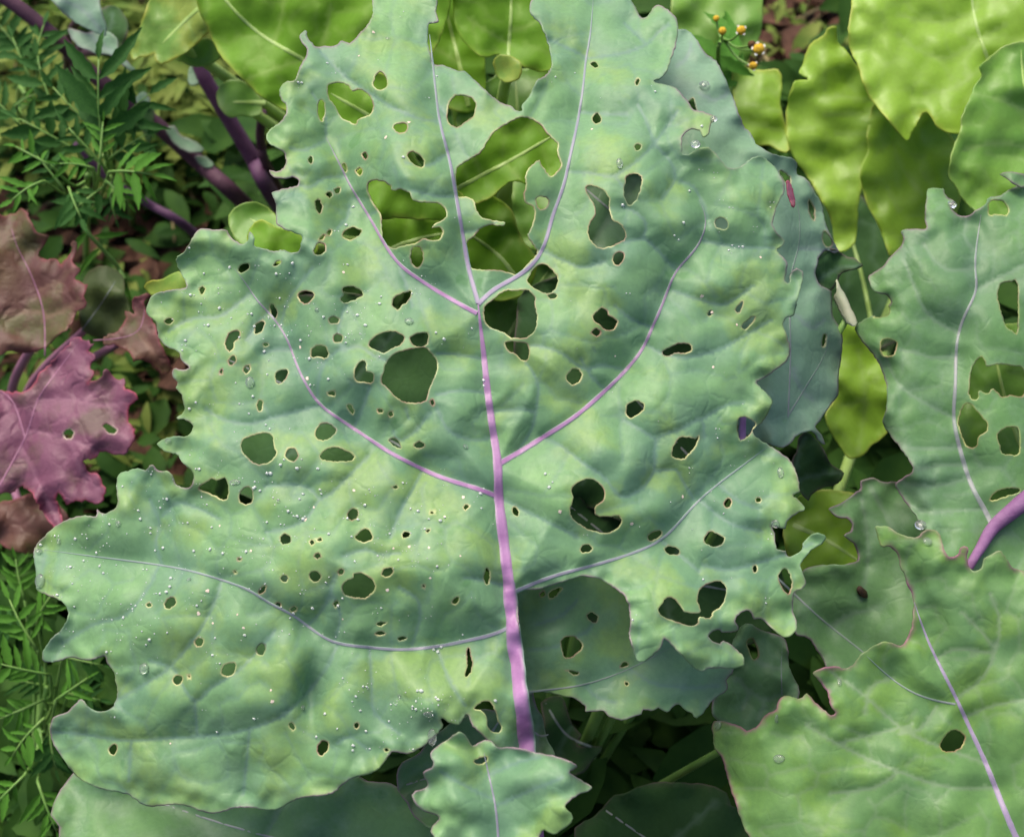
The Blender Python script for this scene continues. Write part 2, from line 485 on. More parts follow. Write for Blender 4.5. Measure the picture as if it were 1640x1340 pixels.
class Leaf:
    """A leaf blade traced in the photograph and laid on a tilted, puckered surface of its own."""
    def __init__(s, plant, outline, mat, anchor, normal, holes=(), ribs=(), minor=(), shape=None, step=6.0,
                 pucker=0.006, wave=0.004, edge=0.005, thick=0.0006, rough=0.8, seed=1, name='leaf', label=None, nerve_w=60.0,
                 rib_mat=None, net=0.0, margin_w=2.2, wl=170.0):
        out0 = outline
        s.n = unit(normal)
        s.P0 = at(*anchor)
        s.plant = plant
        s.seed = seed
        s.shape = shape
        s.major = [smooth_poly(r[0], 14.0, closed=False) for r in ribs]
        s.minor = [smooth_poly(m, 9.0, closed=False) for m in minor]
        s.net = vein_net(out0, s.major + s.minor, net, seed) if net else []
        s.pucker, s.wave, s.edge, s.nw, s.wl = pucker, wave, edge, nerve_w, wl
        s.origin = np.array(plant.location)
        bstep = step * 0.75
        out = smooth_poly(outline, bstep, True, rough, seed)
        hs = [smooth_poly(h, min(bstep, 3.2), True, min(rough, 0.9), seed + 3 + i) for i, h in enumerate(holes)]
        s.out = out
        # grid of interior points
        lo, hi = out.min(0), out.max(0)
        gx = np.arange(lo[0], hi[0], step)
        gy = np.arange(lo[1], hi[1], step * 0.866)
        rng = np.random.RandomState(seed)
        G = np.array([(x + (step / 2 if j % 2 else 0), y) for j, y in enumerate(gy) for x in gx])
        G += rng.uniform(-0.12, 0.12, G.shape) * step
        vp = [p for p in ([smooth_poly(m, 3.5, closed=False) for m in list(s.minor) + s.net])]
        VP = np.vstack(vp) if vp else np.zeros((0, 2))
        allb = np.vstack([out] + hs)
        kd = kdtree.KDTree(len(allb))
        for i, p in enumerate(allb):
            kd.insert((p[0], p[1], 0), i)
        kd.balance()
        nout = len(out)
        def ok(P):
            m = inside(P, out)
            for h in hs:
                m &= ~inside(P, h)
            return m
        # inner rings along every edge, so that the edge colour stays narrow
        ring = []
        for poly in [out] + hs:
            tn = np.roll(poly, -1, 0) - np.roll(poly, 1, 0)
            tn /= (np.linalg.norm(tn, axis=1)[:, None] + 1e-9)
            nr = np.stack([-tn[:, 1], tn[:, 0]], 1)
            ring += [poly + nr * 2.6, poly - nr * 2.6]
        R = np.vstack(ring)
        R = R[ok(R)]
        R = R[np.array([kd.find((p[0], p[1], 0))[2] > 2.0 for p in R], bool)] if len(R) else R
        if len(VP):
            VP = VP[ok(VP)]
        if len(VP):
            VP = VP[np.array([kd.find((p[0], p[1], 0))[2] > 2.0 for p in VP], bool)]
        G = G[ok(G)]
        G = G[np.array([kd.find((p[0], p[1], 0))[2] > 4.4 for p in G], bool)]
        if len(VP):
            kv = kdtree.KDTree(len(VP))
            for i, p in enumerate(VP):
                kv.insert((p[0], p[1], 0), i)
            kv.balance()
            G = G[np.array([kv.find((p[0], p[1], 0))[2] > 3.2 for p in G], bool)]
            R = R[np.array([kv.find((p[0], p[1], 0))[2] > 1.5 for p in R], bool)]
        pts = np.vstack([allb, R, VP, G])
        edges = []
        k = 0
        for poly in [out] + hs:
            m = len(poly)
            edges += [(k + i, k + (i + 1) % m) for i in range(m)]
            k += m
        res = delaunay_2d_cdt([Vector((float(p[0]), float(p[1]))) for p in pts], edges, [], 0, 1e-4)
        V2 = np.array([(v[0], v[1]) for v in res[0]])
        F = np.array([f for f in res[2] if len(f) == 3])
        cen = V2[F].mean(1)
        F = F[ok(cen)]
        used = np.unique(F)
        remap = -np.ones(len(V2), int)
        remap[used] = np.arange(len(used))
        V2 = V2[used]
        F = remap[F]
        # orientation: face towards the camera side
        P = s.surf(V2)
        a, b, c = P[F[0]]
        if np.dot(np.cross(b - a, c - a), s.n) < 0:
            F = F[:, ::-1]
        ob = mesh_object(name, P, F.tolist(), mat, plant, s.origin)
        if label:
            ob['label'] = label
        me = ob.data
        # attributes
        db = np.zeros(len(V2)); own = np.zeros(len(V2), int)
        for i, p in enumerate(V2):
            r = kd.find((p[0], p[1], 0))
            db[i] = r[2]; own[i] = r[1]
        ew = np.exp(-(db / 1.6) ** 2)
        outer = own < nout
        def att(nm, val):
            at_ = me.attributes.new(nm, 'FLOAT', 'POINT')
            at_.data.foreach_set('value', np.asarray(val, np.float32))
        att('margin', np.where(outer, np.exp(-(db / margin_w) ** 2), 0))
        att('rim', np.where(outer, 0, ew))
        vd = seg_dist(V2, s.minor, 12.0) if s.minor else np.full(len(V2), 99.0)
        nd = seg_dist(V2, s.net, 10.0) if s.net else np.full(len(V2), 99.0)
        att('vein', np.maximum(np.exp(-(vd / 2.2) ** 2), 0.5 * np.exp(-(nd / 1.6) ** 2)))
        allv = s.major + s.minor
        pd = seg_dist(V2, allv) if allv else np.full(len(V2), 40.0)
        att('puff', np.clip((1 - np.exp(-(pd / 42.0) ** 2)) + 0.18 * wnoise(V2, 120, seed + 9), 0, 1))
        if thick:
            md = ob.modifiers.new('thickness', 'SOLIDIFY')
            md.thickness = thick
            md.offset = -1.0
        s.ob = ob
        # ribs
        for r in ribs:
            nm = r[3] if len(r) > 3 else 'vein'
            s.rib(r[0], r[1], r[2], r[4] if len(r) > 4 else rib_mat, nm)

    def height(s, uv):
        uv = np.asarray(uv, float).reshape(-1, 2)
        h = np.zeros(len(uv))
        if s.major:
            d = seg_dist(uv, s.major)
            h += s.pucker * (1 - np.exp(-(d / s.nw) ** 2))
            h += s.pucker * 0.22 * (1 - np.exp(-(d / 16.0) ** 2))
        if s.minor:
            d = seg_dist(uv, s.minor, 70.0)
            h += s.pucker * 0.30 * (1 - np.exp(-(d / 24.0) ** 2)) + s.pucker * 0.10 * (1 - np.exp(-(d / 5.0) ** 2))
        if s.net:
            d = seg_dist(uv, s.net, 34.0)
            h += s.pucker * 0.07 * (1 - np.exp(-(d / 13.0) ** 2)) + s.pucker * 0.03 * (1 - np.exp(-(d / 4.0) ** 2))
        h += s.wave * wnoise(uv, s.wl, s.seed + 1)
        if s.edge:
            d = np.full(len(uv), 1e6)
            o = s.out[::3]
            for i in range(0, len(uv), 4000):
                q = uv[i:i + 4000]
                d[i:i + 4000] = np.sqrt(((q[:, None, :] - o[None]) ** 2).sum(2).min(1))
            h += s.edge * np.exp(-(d / 34.0) ** 2) * wnoise(uv, 75, s.seed + 4)
        if s.shape is not None:
            h += s.shape(uv[:, 0], uv[:, 1])
        return h

    def surf(s, uv):
        uv = np.asarray(uv, float).reshape(-1, 2)
        d = rays(uv)
        dn = d @ s.n
        D = ((s.P0 - CLOC) @ s.n) / dn + s.height(uv) / dn
        return CLOC + D[:, None] * d

    def rib(s, pts, w0, w1, mat, name='vein', lift=0.11):
        c = smooth_poly(pts, 5.0, closed=False)
        for _ in range(14):
            c[1:-1] = 0.25 * c[:-2] + 0.5 * c[1:-1] + 0.25 * c[2:]
        n = len(c)
        tn = np.gradient(c, axis=0)
        tn /= (np.linalg.norm(tn, axis=1)[:, None] + 1e-9)
        nr = np.stack([-tn[:, 1], tn[:, 0]], 1)
        ss = np.linspace(0, 1, n)
        wd = (np.linspace(w0, w1, n) * (1 + 0.07 * wnoise(np.stack([ss * 900, ss * 0], 1), 60, s.seed)) * np.clip((1 - ss) / 0.12, 0.15, 1) ** 0.6) / 2
        prof = (-1.0, -0.72, -0.36, 0.0, 0.36, 0.72, 1.0)
        base = s.surf(c)
        mpp = np.linalg.norm(base - CLOC, axis=1).mean() / FPX
        cols = []
        for k in prof:
            p = s.surf(c + nr * (wd * k)[:, None])
            p = 0.5 * p + 0.5 * (base + (s.surf(c + nr * 2.0) - s.surf(c - nr * 2.0)) / 4.0 * (wd * k)[:, None])
            hh = wd * mpp * (lift * 2 * math.sqrt(max(0.0, 1 - k * k)) - (0.22 if abs(k) == 1 else 0.0))
            cols.append(p + s.n[None] * (hh[:, None] + 0.00015))
        m = len(prof)
        vs = np.stack(cols, 1).reshape(-1, 3)
        fs = []
        for i in range(n - 1):
            for k in range(m - 1):
                f = (i * m + k, i * m + k + 1, (i + 1) * m + k + 1, (i + 1) * m + k)
                fs.append(f)
        a, b, d = vs[fs[0][0]], vs[fs[0][1]], vs[fs[0][2]]
        if np.dot(np.cross(b - a, d - a), s.n) < 0:
            fs = [f[::-1] for f in fs]
        o = mesh_object(name, vs, fs, mat, s.ob, s.origin)
        co_ = o.data.attributes.new('core', 'FLOAT', 'POINT')
        pk = np.array([0.0, 0.40, 0.9, 1.0, 0.9, 0.40, 0.0]) if name != 'midrib' else np.array([0.0, 0.8, 1.0, 1.0, 1.0, 0.8, 0.0])
        fade = np.clip(1.06 - 0.62 * ss ** 1.3, 0, 1) if name != 'midrib' else np.clip(1.1 - 0.25 * ss, 0, 1)
        co_.data.foreach_set('value', (fade[:, None] * pk[None]).reshape(-1).astype(np.float32))
        return o

    def stalk(s, uv, mat, r0=0.004, r1=0.006, name='stalk', via=None):
        """leaf stalk from a place on the blade down to the plant's base"""
        p = s.surf([uv])[0] - s.n * 0.004
        b = s.origin + np.array([0, 0, 0.0])
        mid = via if via is not None else p * 0.45 + b * 0.55 + np.array([0, 0, 0.02])
        c = curve3([p, mid, b + np.array([0, 0, -0.004])], 10)
        vs, fs = tube_geom(c, np.linspace(r0, r1, len(c)), 8)
        return mesh_object(name, vs, fs, mat, s.plant, s.origin)

# ------------------------------------------------------------------ ground
def build_ground():
    n = 90
    xs = np.concatenate([[-12, -4, -2], np.linspace(-1.1, 1.1, n), [2, 4, 12]])
    ys = np.concatenate([[-12, -4, -2], np.linspace(-0.8, 1.6, n), [3, 6, 12]])
    P = np.array([(x, y) for y in ys for x in xs])
    z = 0.010 * wnoise(P, 0.34, 5) + 0.005 * wnoise(P, 0.11, 6)
    z -= 0.02
    vs = [(p[0], p[1], q) for p, q in zip(P, z)]
    m = len(xs)
    fs = [(j * m + i, j * m + i + 1, (j + 1) * m + i + 1, (j + 1) * m + i) for j in range(len(ys) - 1) for i in range(m - 1)]
    o = mesh_object('ground', vs, fs, M['soil'])
    tag(o, 'dark brown garden soil under the plants', None, None, 'structure')
build_ground()

# ------------------------------------------------------------------ the chewed kale leaf (main subject)
KALE_BASE = (0.012, -0.075, 0.0)
kale = thing('kale_plant', KALE_BASE, 'blue-green kale plant with purple midrib and a big leaf riddled with holes', 'kale')

main_outline = [(600, -20), (597, 20), (594, 31), (588, 41), (578, 51), (570, 60), (560, 69), (547, 65), (542, 70), (532, 75), (517, 74), (506, 75), (500, 69),
 (492, 60), (491, 49), (480, 57), (485, 69), (491, 79), (489, 91), (481, 105), (478, 114), (472, 129), (457, 131), (448, 142), (449, 157), (458, 169), (458, 181), (450, 194),
 (435, 205), (427, 215), (431, 230), (442, 235), (454, 244), (458, 257), (454, 269), (442, 275), (432, 272), (437, 283), (457, 286), (470, 283), (478, 288), (477, 296), (464, 300),
 (447, 304), (435, 310), (440, 320), (442, 335), (443, 357), (454, 366), (469, 372), (483, 378), (482, 391), (477, 402), (466, 404), (452, 400), (439, 402), (420, 398), (408, 393),
 (407, 379), (399, 371), (396, 386), (386, 391), (371, 380), (361, 368), (347, 368), (326, 366), (316, 369), (307, 383), (296, 403), (283, 414), (285, 427), (292, 440), (298, 453),
 (297, 461), (276, 464), (252, 469), (241, 476), (235, 491), (236, 504), (248, 515), (252, 527), (254, 540), (264, 553), (278, 559), (287, 565), (291, 577), (303, 589), (290, 592),
 (278, 590), (276, 602), (284, 612), (282, 622), (291, 632), (292, 640), (296, 657), (283, 669), (298, 672), (309, 683), (300, 698), (278, 699), (264, 702), (251, 711), (266, 724),
 (283, 727), (291, 739), (300, 747), (310, 758), (309, 771), (304, 780), (293, 781), (281, 774), (276, 761), (266, 754), (252, 753), (242, 744), (232, 753), (220, 749), (208, 753),
 (191, 759), (186, 776), (188, 793), (187, 809), (176, 819), (164, 822), (155, 815), (154, 826), (137, 825), (118, 828), (100, 835), (83, 847), (64, 866), (54, 881), (55, 898),
 (58, 920), (58, 935), (60, 946), (81, 954), (100, 964), (109, 978), (107, 993), (96, 1010), (81, 1025), (68, 1044), (71, 1060), (93, 1058), (115, 1052), (137, 1057), (157, 1054),
 (168, 1050), (172, 1062), (182, 1076), (186, 1096), (188, 1108), (182, 1130), (171, 1137), (157, 1139), (142, 1132), (131, 1119), (120, 1127), (105, 1141), (86, 1148), (80, 1166),
 (83, 1186), (96, 1208), (105, 1220), (125, 1245), (160, 1262), (205, 1272), (235, 1290), (290, 1288), (340, 1302), (385, 1292), (440, 1296), (480, 1278), (530, 1270), (560, 1248),
 (598, 1236), (615, 1220), (627, 1204), (654, 1206), (674, 1197), (683, 1191), (696, 1178), (708, 1165), (707, 1150), (718, 1156), (735, 1160), (748, 1143), (756, 1160), (775, 1180), (800, 1200),
 (820, 1212), (838, 1200), (848, 1150), (840, 1090), (832, 1020), (828, 960), (828, 945), (857, 943), (881, 938), (903, 931), (925, 924), (937, 921), (957, 926), (978, 937), (996, 949), (1006, 966), (1009, 988),
 (1008, 1017), (1014, 1037), (1020, 1056), (1032, 1059), (1054, 1042), (1062, 1030), (1064, 1022), (1078, 1034), (1096, 1054), (1113, 1070), (1127, 1075), (1137, 1070), (1176, 1070),
 (1191, 1064), (1189, 1049), (1171, 1032), (1159, 1026), (1154, 1030), (1139, 1025), (1135, 1016), (1149, 1008), (1159, 1013), (1178, 1011), (1183, 1005), (1177, 993), (1186, 981),
 (1196, 977), (1205, 983), (1208, 991), (1220, 991), (1240, 1008), (1257, 1020), (1272, 1013), (1276, 1000), (1270, 974), (1273, 947), (1284, 944), (1291, 934), (1287, 920), (1282, 905),
 (1291, 890), (1301, 879), (1318, 869), (1322, 857), (1305, 854), (1288, 866), (1284, 881), (1264, 891), (1258, 883), (1244, 878), (1240, 854), (1237, 842), (1257, 847), (1261, 835),
 (1276, 822), (1289, 814), (1279, 800), (1270, 793), (1280, 788), (1280, 776), (1272, 747), (1262, 734), (1244, 720), (1230, 712), (1212, 700), (1205, 690), (1212, 683), (1221, 676), (1237, 646), (1230, 632), (1220, 622), (1212, 612),
 (1227, 603), (1257, 581), (1266, 561), (1261, 540), (1255, 522), (1259, 510), (1272, 505), (1275, 491), (1281, 465), (1286, 444), (1286, 436), (1276, 430), (1266, 440), (1265, 452), (1257, 450), (1260, 432), (1259, 417),
 (1244, 402), (1248, 396), (1257, 389), (1255, 383), (1244, 372), (1238, 361), (1240, 349), (1243, 334), (1251, 318), (1257, 300), (1247, 276), (1235, 262), (1221, 251), (1203, 254), (1186, 266), (1171, 269),
 (1161, 264), (1147, 247), (1132, 235), (1116, 240), (1099, 248), (1092, 243), (1093, 219), (1104, 208), (1120, 209), (1126, 219), (1136, 214), (1138, 201), (1144, 187), (1127, 179), (1112, 176), (1100, 160), (1080, 140),
 (1056, 134), (1047, 129), (1056, 126), (1066, 116), (1076, 91), (1084, 66), (1086, 44), (1083, 29), (1070, 16), (1055, 8), (1045, 14), (1036, 27), (1028, 29), (1021, 18), (1010, 0), (990, -20), (950, -35),
 (900, -30), (868, -15), (850, 2), (849, 22), (864, 37), (872, 52), (878, 69), (883, 93), (882, 110), (872, 122), (859, 130), (849, 152), (836, 168), (836, 178), (828, 178), (820, 171), (810, 167), (800, 164), (783, 149),
 (769, 137), (754, 122), (744, 114), (732, 113), (720, 109), (708, 104), (694, 103), (692, 89), (686, 76), (685, 54), (688, 38), (702, 34), (698, 20), (696, -20), (650, -35)]

HOLES = []
def hole(c, r, *pts): HOLES.append(T(c, r, *pts))
# the big chewed-out gap between the upper veins, and the one left of it
HOLES.append([(820, 194), (805, 202), (788, 215), (771, 242), (757, 252), (735, 266), (730, 278), (732, 300), (733, 314), (749, 315), (759, 322), (764, 337), (773, 349), (798, 354), (808, 356),
 (806, 361), (786, 360), (771, 366), (757, 380), (749, 386), (744, 403), (748, 420), (757, 430), (781, 432), (800, 433), (820, 438), (830, 441), (839, 430), (853, 415), (861, 404), (857, 396), (846, 378), (852, 364), (857, 344),
 (856, 335), (851, 328), (842, 325), (839, 310), (843, 296), (842, 278), (861, 257), (869, 266), (882, 282), (896, 271), (899, 261), (893, 244), (893, 230), (878, 215), (864, 198), (847, 189), (832, 188)])
HOLES.append([(588, 296), (598, 289), (613, 291), (625, 298), (627, 305), (642, 304), (657, 310), (660, 320), (683, 324), (700, 325), (711, 331), (716, 343), (710, 352), (696, 359), (692, 365), (704, 364),
 (709, 371), (705, 382), (693, 385), (678, 382), (666, 389), (647, 393), (630, 398), (620, 393), (613, 381), (610, 357), (609, 342), (598, 327), (591, 313)])
hole(1, 0, (430, 480), (470, 462), (520, 462), (560, 480), (595, 515), (640, 505), (690, 535), (720, 580), (725, 640), (700, 675), (630, 700), (615, 735), (560, 710), (520, 690), (480, 620), (440, 560))
hole(1, 0, (735, 440), (750, 405), (780, 388), (805, 410), (822, 470), (800, 500), (760, 505), (730, 480))
hole(1, 0, (1225, 600), (1260, 550), (1330, 545), (1385, 570), (1400, 610), (1385, 680), (1330, 720), (1275, 755), (1225, 720), (1215, 650))
hole(1, 0, (860, 745), (900, 728), (950, 732), (945, 775), (905, 790), (870, 770))
hole(1, 0, (955, 930), (985, 912), (1040, 940), (1065, 985), (1050, 1015), (1000, 1000), (965, 965))
hole(1, 0, (655, 930), (675, 920), (690, 945), (680, 965), (660, 950))
hole(1, 0, (612, 1040), (640, 1020), (658, 1045), (640, 1072))
hole(1, 0, (302, 965), (318, 940), (330, 965), (318, 992))
hole(1, 0, (365, 620), (375, 580), (400, 580), (410, 640), (395, 715), (372, 680))
hole(1, 0, (525, 1000), (540, 988), (556, 1035), (543, 1050))
hole(1, 0, (420, 1190), (445, 1178), (462, 1200), (440, 1218))
hole(1, 0, (475, 1160), (510, 1153), (512, 1180), (485, 1190))
hole(1, 1, (350, 10), (380, 5), (395, 60), (375, 90), (355, 60))
hole(1, 1, (535, 215), (590, 180), (655, 205), (610, 250), (570, 262), (535, 245))
hole(1, 1, (376, 260), (400, 232), (417, 232), (398, 256))
hole(1, 1, (428, 220), (440, 200), (456, 200), (442, 234))
hole(1, 1, (335, 330), (370, 285), (410, 290), (412, 335), (375, 362), (345, 355))
hole(1, 1, (975, 340), (1000, 308), (1040, 320), (1055, 380), (1035, 435), (1005, 445), (975, 400))
hole(1, 1, (70, 430), (95, 405), (125, 405), (95, 432))
hole(1, 1, (235, 625), (270, 600), (330, 610), (335, 640), (290, 682), (250, 665))
hole(1, 1, (530, 580), (590, 568), (640, 590), (662, 625), (620, 650), (550, 675), (515, 660), (535, 620))
hole(1, 1, (860, 650), (900, 620), (975, 600), (960, 660), (920, 690), (885, 720), (855, 690))
hole(1, 1, (52, 700), (70, 685), (95, 725), (92, 770), (70, 765))
hole(1, 1, (435, 785), (470, 765), (505, 790), (480, 812), (445, 805))
hole(1, 1, (465, 905), (495, 880), (525, 900), (515, 930), (480, 935))
hole(1, 1, (325, 980), (370, 955), (410, 965), (432, 1010), (415, 1040), (370, 1026), (335, 1035), (322, 1025))
hole(1, 1, (700, 940), (740, 900), (800, 870), (870, 865), (930, 900), (910, 950), (870, 965), (830, 990), (800, 1005), (750, 985), (710, 965))
hole(1, 1, (970, 910), (1010, 880), (1080, 872), (1090, 910), (1080, 945), (1040, 965), (990, 950))
HOLES.append([(610, 610), (615, 595), (619, 581), (632, 566), (652, 560), (678, 556), (691, 565), (700, 578), (699, 595), (691, 615), (684, 634), (678, 643), (654, 645), (637, 638), (619, 620)])
hole(1, 1, (615, 1100), (645, 1060), (675, 1055), (685, 1120), (725, 1140), (730, 1180), (710, 1205), (660, 1195), (625, 1195), (605, 1160))
hole(1, 1, (85, 1150), (110, 1120), (160, 1115), (165, 1150), (125, 1200), (95, 1200))
hole(1, 1, (5, 950), (30, 938), (42, 955), (20, 965))
HOLES.append([(809, 550), (820, 546), (832, 549), (843, 551), (848, 561), (844, 576), (835, 576), (825, 566), (815, 562)])
HOLES.append([(776, 492), (781, 486), (793, 476), (810, 465), (820, 465), (835, 464), (847, 465), (856, 476), (857, 488), (860, 508), (857, 527), (849, 537), (839, 541), (820, 541), (810, 534), (795, 528), (784, 524), (777, 515), (775, 504)])
HOLES.append([(860, 318), (867, 315), (877, 318), (879, 325), (872, 335), (864, 334), (860, 327)])
HOLES.append([(1003, 283), (1017, 278), (1027, 283), (1027, 295), (1022, 313), (1017, 322), (1009, 329), (1003, 322), (999, 305), (1002, 293)])
HOLES.append([(939, 300), (947, 297), (964, 303), (972, 312), (976, 320), (975, 330), (981, 352), (993, 359), (1002, 376), (999, 384), (986, 391), (966, 397), (954, 393), (944, 381), (942, 366), (947, 354), (954, 342), (953, 330), (947, 320), (941, 310)])
hole(2, 1, (665, 370), (700, 342), (730, 350), (735, 385), (695, 430), (665, 410))
hole(2, 1, (160, 436), (210, 422), (260, 455), (300, 520), (280, 590), (230, 612), (180, 600), (120, 555), (102, 525), (128, 475))
hole(2, 1, (235, 630), (260, 617), (295, 625), (280, 648), (250, 648))
hole(2, 1, (535, 760), (590, 710), (625, 730), (640, 760), (690, 790), (680, 840), (645, 858), (600, 840), (570, 815), (540, 790))
hole(2, 1, (525, 868), (555, 845), (578, 862), (570, 890), (545, 892))
hole(2, 1, (360, 1160), (400, 1110), (440, 1115), (460, 1150), (440, 1195), (400, 1215), (365, 1190))
hole(2, 1, (990, 1000), (1040, 965), (1100, 945), (1165, 950), (1180, 980), (1150, 1005), (1080, 1005), (1030, 1020), (995, 1015))
hole(2, 1, (1330, 150), (1350, 122), (1390, 120), (1418, 155), (1410, 190), (1375, 195), (1340, 175))
hole(2, 1, (1510, 830), (1550, 790), (1595, 765), (1580, 810), (1530, 855))
hole(2, 1, (1468, 725), (1498, 680), (1517, 668), (1495, 740))
hole(2, 1, (1285, 745), (1310, 728), (1322, 740), (1295, 764))
hole(2, 0, (515, 340), (540, 325), (565, 350), (545, 362))
hole(2, 0, (530, 690), (550, 660), (580, 680), (585, 710), (555, 732), (535, 715))
hole(2, 0, (805, 880), (825, 860), (848, 875), (840, 900), (815, 902))
hole(2, 0, (812, 460), (825, 430), (837, 440), (825, 478))
hole(0, 1, (1480, 465), (1500, 430), (1550, 418), (1550, 450), (1510, 480))
hole(0, 1, (1225, 590), (1245, 570), (1264, 585), (1245, 620))
hole(0, 1, (1000, 795), (1030, 775), (1055, 795), (1030, 820))
hole(0, 1, (1400, 930), (1430, 870), (1490, 865), (1480, 905), (1450, 940), (1450, 970), (1425, 995), (1400, 960))
hole(0, 1, (1425, 1040), (1455, 1020), (1468, 1050), (1440, 1085), (1420, 1070))
hole(0, 1, (1515, 1110), (1555, 1085), (1558, 1115), (1535, 1140))
hole(0, 1, (1362, 1128), (1372, 1110), (1380, 1130), (1370, 1144))
hole(0, 1, (1590, 870), (1600, 820), (1640, 795), (1655, 800), (1640, 850), (1610, 880))
hole(0, 2, (1605, 115), (1620, 85), (1640, 90), (1638, 140), (1620, 155))
hole(0, 2, (1500, 390), (1520, 340), (1600, 310), (1650, 295), (1705, 320), (1715, 390), (1735, 430), (1700, 480), (1640, 505), (1590, 500), (1530, 450))
hole(0, 2, (1225, 665), (1310, 600), (1340, 612), (1390, 595), (1410, 620), (1415, 700), (1390, 740), (1310, 705))
hole(0, 2, (1490, 740), (1500, 680), (1550, 655), (1575, 690), (1570, 755), (1520, 768))
hole(0, 2, (1480, 1130), (1490, 1119), (1501, 1130), (1490, 1141))
hole(0, 2, (1453, 1213), (1463, 1202), (1474, 1213), (1463, 1224))
hole(1, 2, (430, 42), (465, 25), (478, 50), (460, 60))
hole(1, 2, (555, 120), (580, 115), (603, 165), (595, 178), (565, 150))
hole(1, 2, (755, 145), (785, 145), (790, 170), (765, 165))
hole(1, 2, (828, 175), (848, 162), (862, 180), (842, 194))
hole(1, 2, (350, 290), (385, 240), (440, 240), (485, 280), (460, 320), (400, 348), (355, 330))
hole(1, 2, (380, 450), (420, 405), (490, 393), (560, 420), (605, 455), (570, 485), (480, 485), (400, 475))
hole(1, 2, (150, 440), (175, 402), (215, 405), (235, 450), (205, 487), (165, 470))
hole(1, 2, (830, 345), (870, 338), (905, 372), (912, 402), (860, 382))
hole(1, 2, (1000, 375), (1030, 355), (1065, 375), (1045, 400), (1005, 395))
hole(1, 2, (1106, 90), (1120, 78), (1130, 108), (1114, 117))
hole(1, 2, (857, 655), (878, 645), (894, 660), (872, 666))
hole(1, 2, (560, 835), (595, 797), (627, 815), (615, 860), (580, 870))
hole(1, 2, (610, 985), (650, 940), (685, 928), (720, 965), (718, 995), (670, 1015), (625, 1000))
hole(1, 2, (918, 965), (945, 945), (972, 965), (950, 985), (925, 985))
hole(1, 2, (1320, 790), (1345, 768), (1358, 785), (1335, 803))
hole(1, 2, (1100, 822), (1115, 815), (1130, 822), (1115, 829))
hole(1, 2, (1074, 945), (1090, 930), (1106, 936), (1088, 949))
hole(1, 2, (120, 985), (150, 960), (185, 985), (180, 1020), (150, 1030), (125, 1020))
hole(1, 2, (312, 1015), (330, 1000), (343, 1020), (325, 1035))
hole(1, 2, (360, 1003), (380, 988), (393, 1003), (376, 1012))
hole(1, 2, (342, 1105), (365, 1085), (382, 1110), (360, 1125))
hole(1, 2, (310, 1225), (350, 1205), (380, 1230), (382, 1255), (350, 1280), (315, 1260))
hole(1, 2, (500, 1215), (520, 1192), (535, 1215), (515, 1230))
hole(1, 2, (600, 1225), (650, 1218), (680, 1230), (735, 1275), (735, 1330), (690, 1380), (645, 1385), (570, 1375), (530, 1350), (525, 1300), (560, 1265), (600, 1250))
hole(1, 2, (785, 1225), (800, 1190), (850, 1188), (855, 1215), (830, 1245), (785, 1235))
hole(1, 2, (1460, 1220), (1475, 1185), (1495, 1220), (1490, 1270), (1475, 1295), (1455, 1260))
hole(1, 3, (120, 20), (150, 0), (172, 25), (145, 48))
hole(1, 3, (82, 197), (103, 183), (121, 199), (102, 213))
hole(1, 3, (182, 225), (215, 208), (226, 235), (195, 247))
hole(1, 3, (466, 190), (490, 174), (503, 195), (480, 213))
hole(1, 3, (750, 325), (780, 310), (817, 315), (780, 336))
hole(1, 3, (740, 390), (770, 371), (810, 384), (770, 398))
hole(1, 3, (888, 420), (915, 404), (950, 415), (905, 433))
hole(1, 3, (1247, 175), (1275, 145), (1293, 155), (1280, 185), (1255, 195))
hole(1, 3, (1050, 75), (1059, 66), (1068, 76), (1059, 85))
hole(1, 3, (1345, 500), (1357, 480), (1368, 530), (1379, 580), (1362, 650), (1332, 664), (1347, 590))
hole(1, 3, (173, 985), (190, 970), (216, 1000), (205, 1019), (180, 1002))
hole(1, 3, (603, 990), (620, 970), (635, 990), (620, 1013))
hole(1, 3, (365, 1130), (395, 1090), (432, 1100), (425, 1150), (385, 1185), (365, 1170))
hole(1, 3, (798, 1152), (822, 1138), (832, 1152), (808, 1162))
hole(1, 3, (1390, 880), (1430, 842), (1490, 832), (1525, 880), (1550, 960), (1572, 1000), (1550, 1035), (1490, 1010), (1470, 930), (1430, 890))
hole(0, 3, (878, 200), (898, 184), (914, 203), (892, 214))
hole(0, 3, (998, 195), (1025, 155), (1065, 155), (1068, 190), (1035, 220), (1005, 215))
hole(0, 3, (1198, 440), (1220, 415), (1250, 430), (1245, 460), (1210, 470))
hole(0, 3, (1052, 690), (1080, 660), (1115, 675), (1105, 710), (1075, 722))
hole(0, 3, (1375, 630), (1400, 585), (1460, 580), (1460, 625), (1430, 662), (1380, 660))
hole(0, 3, (1600, 490), (1625, 455), (1655, 460), (1662, 490), (1640, 525), (1610, 520))
hole(0, 3, (628, 1150), (655, 1115), (685, 1120), (682, 1160), (655, 1182))
hole(0, 3, (1148, 668), (1158, 656), (1168, 666), (1158, 677))
hole(0, 3, (1615, 118), (1648, 74), (1664, 86), (1638, 124))
hole(2, 2, (750, 140), (770, 105), (820, 88), (862, 110), (862, 145), (820, 180), (780, 200), (755, 180))
hole(2, 2, (1050, 440), (1065, 385), (1100, 335), (1160, 328), (1205, 340), (1228, 320), (1210, 380), (1170, 430), (1125, 472), (1060, 460))
hole(2, 2, (390, 680), (430, 625), (490, 602), (545, 610), (590, 650), (608, 700), (600, 745), (555, 775), (542, 815), (560, 845), (640, 850), (700, 845), (718, 885), (690, 930), (630, 955), (540, 945), (470, 915), (400, 860), (380, 810), (395, 760), (405, 720))
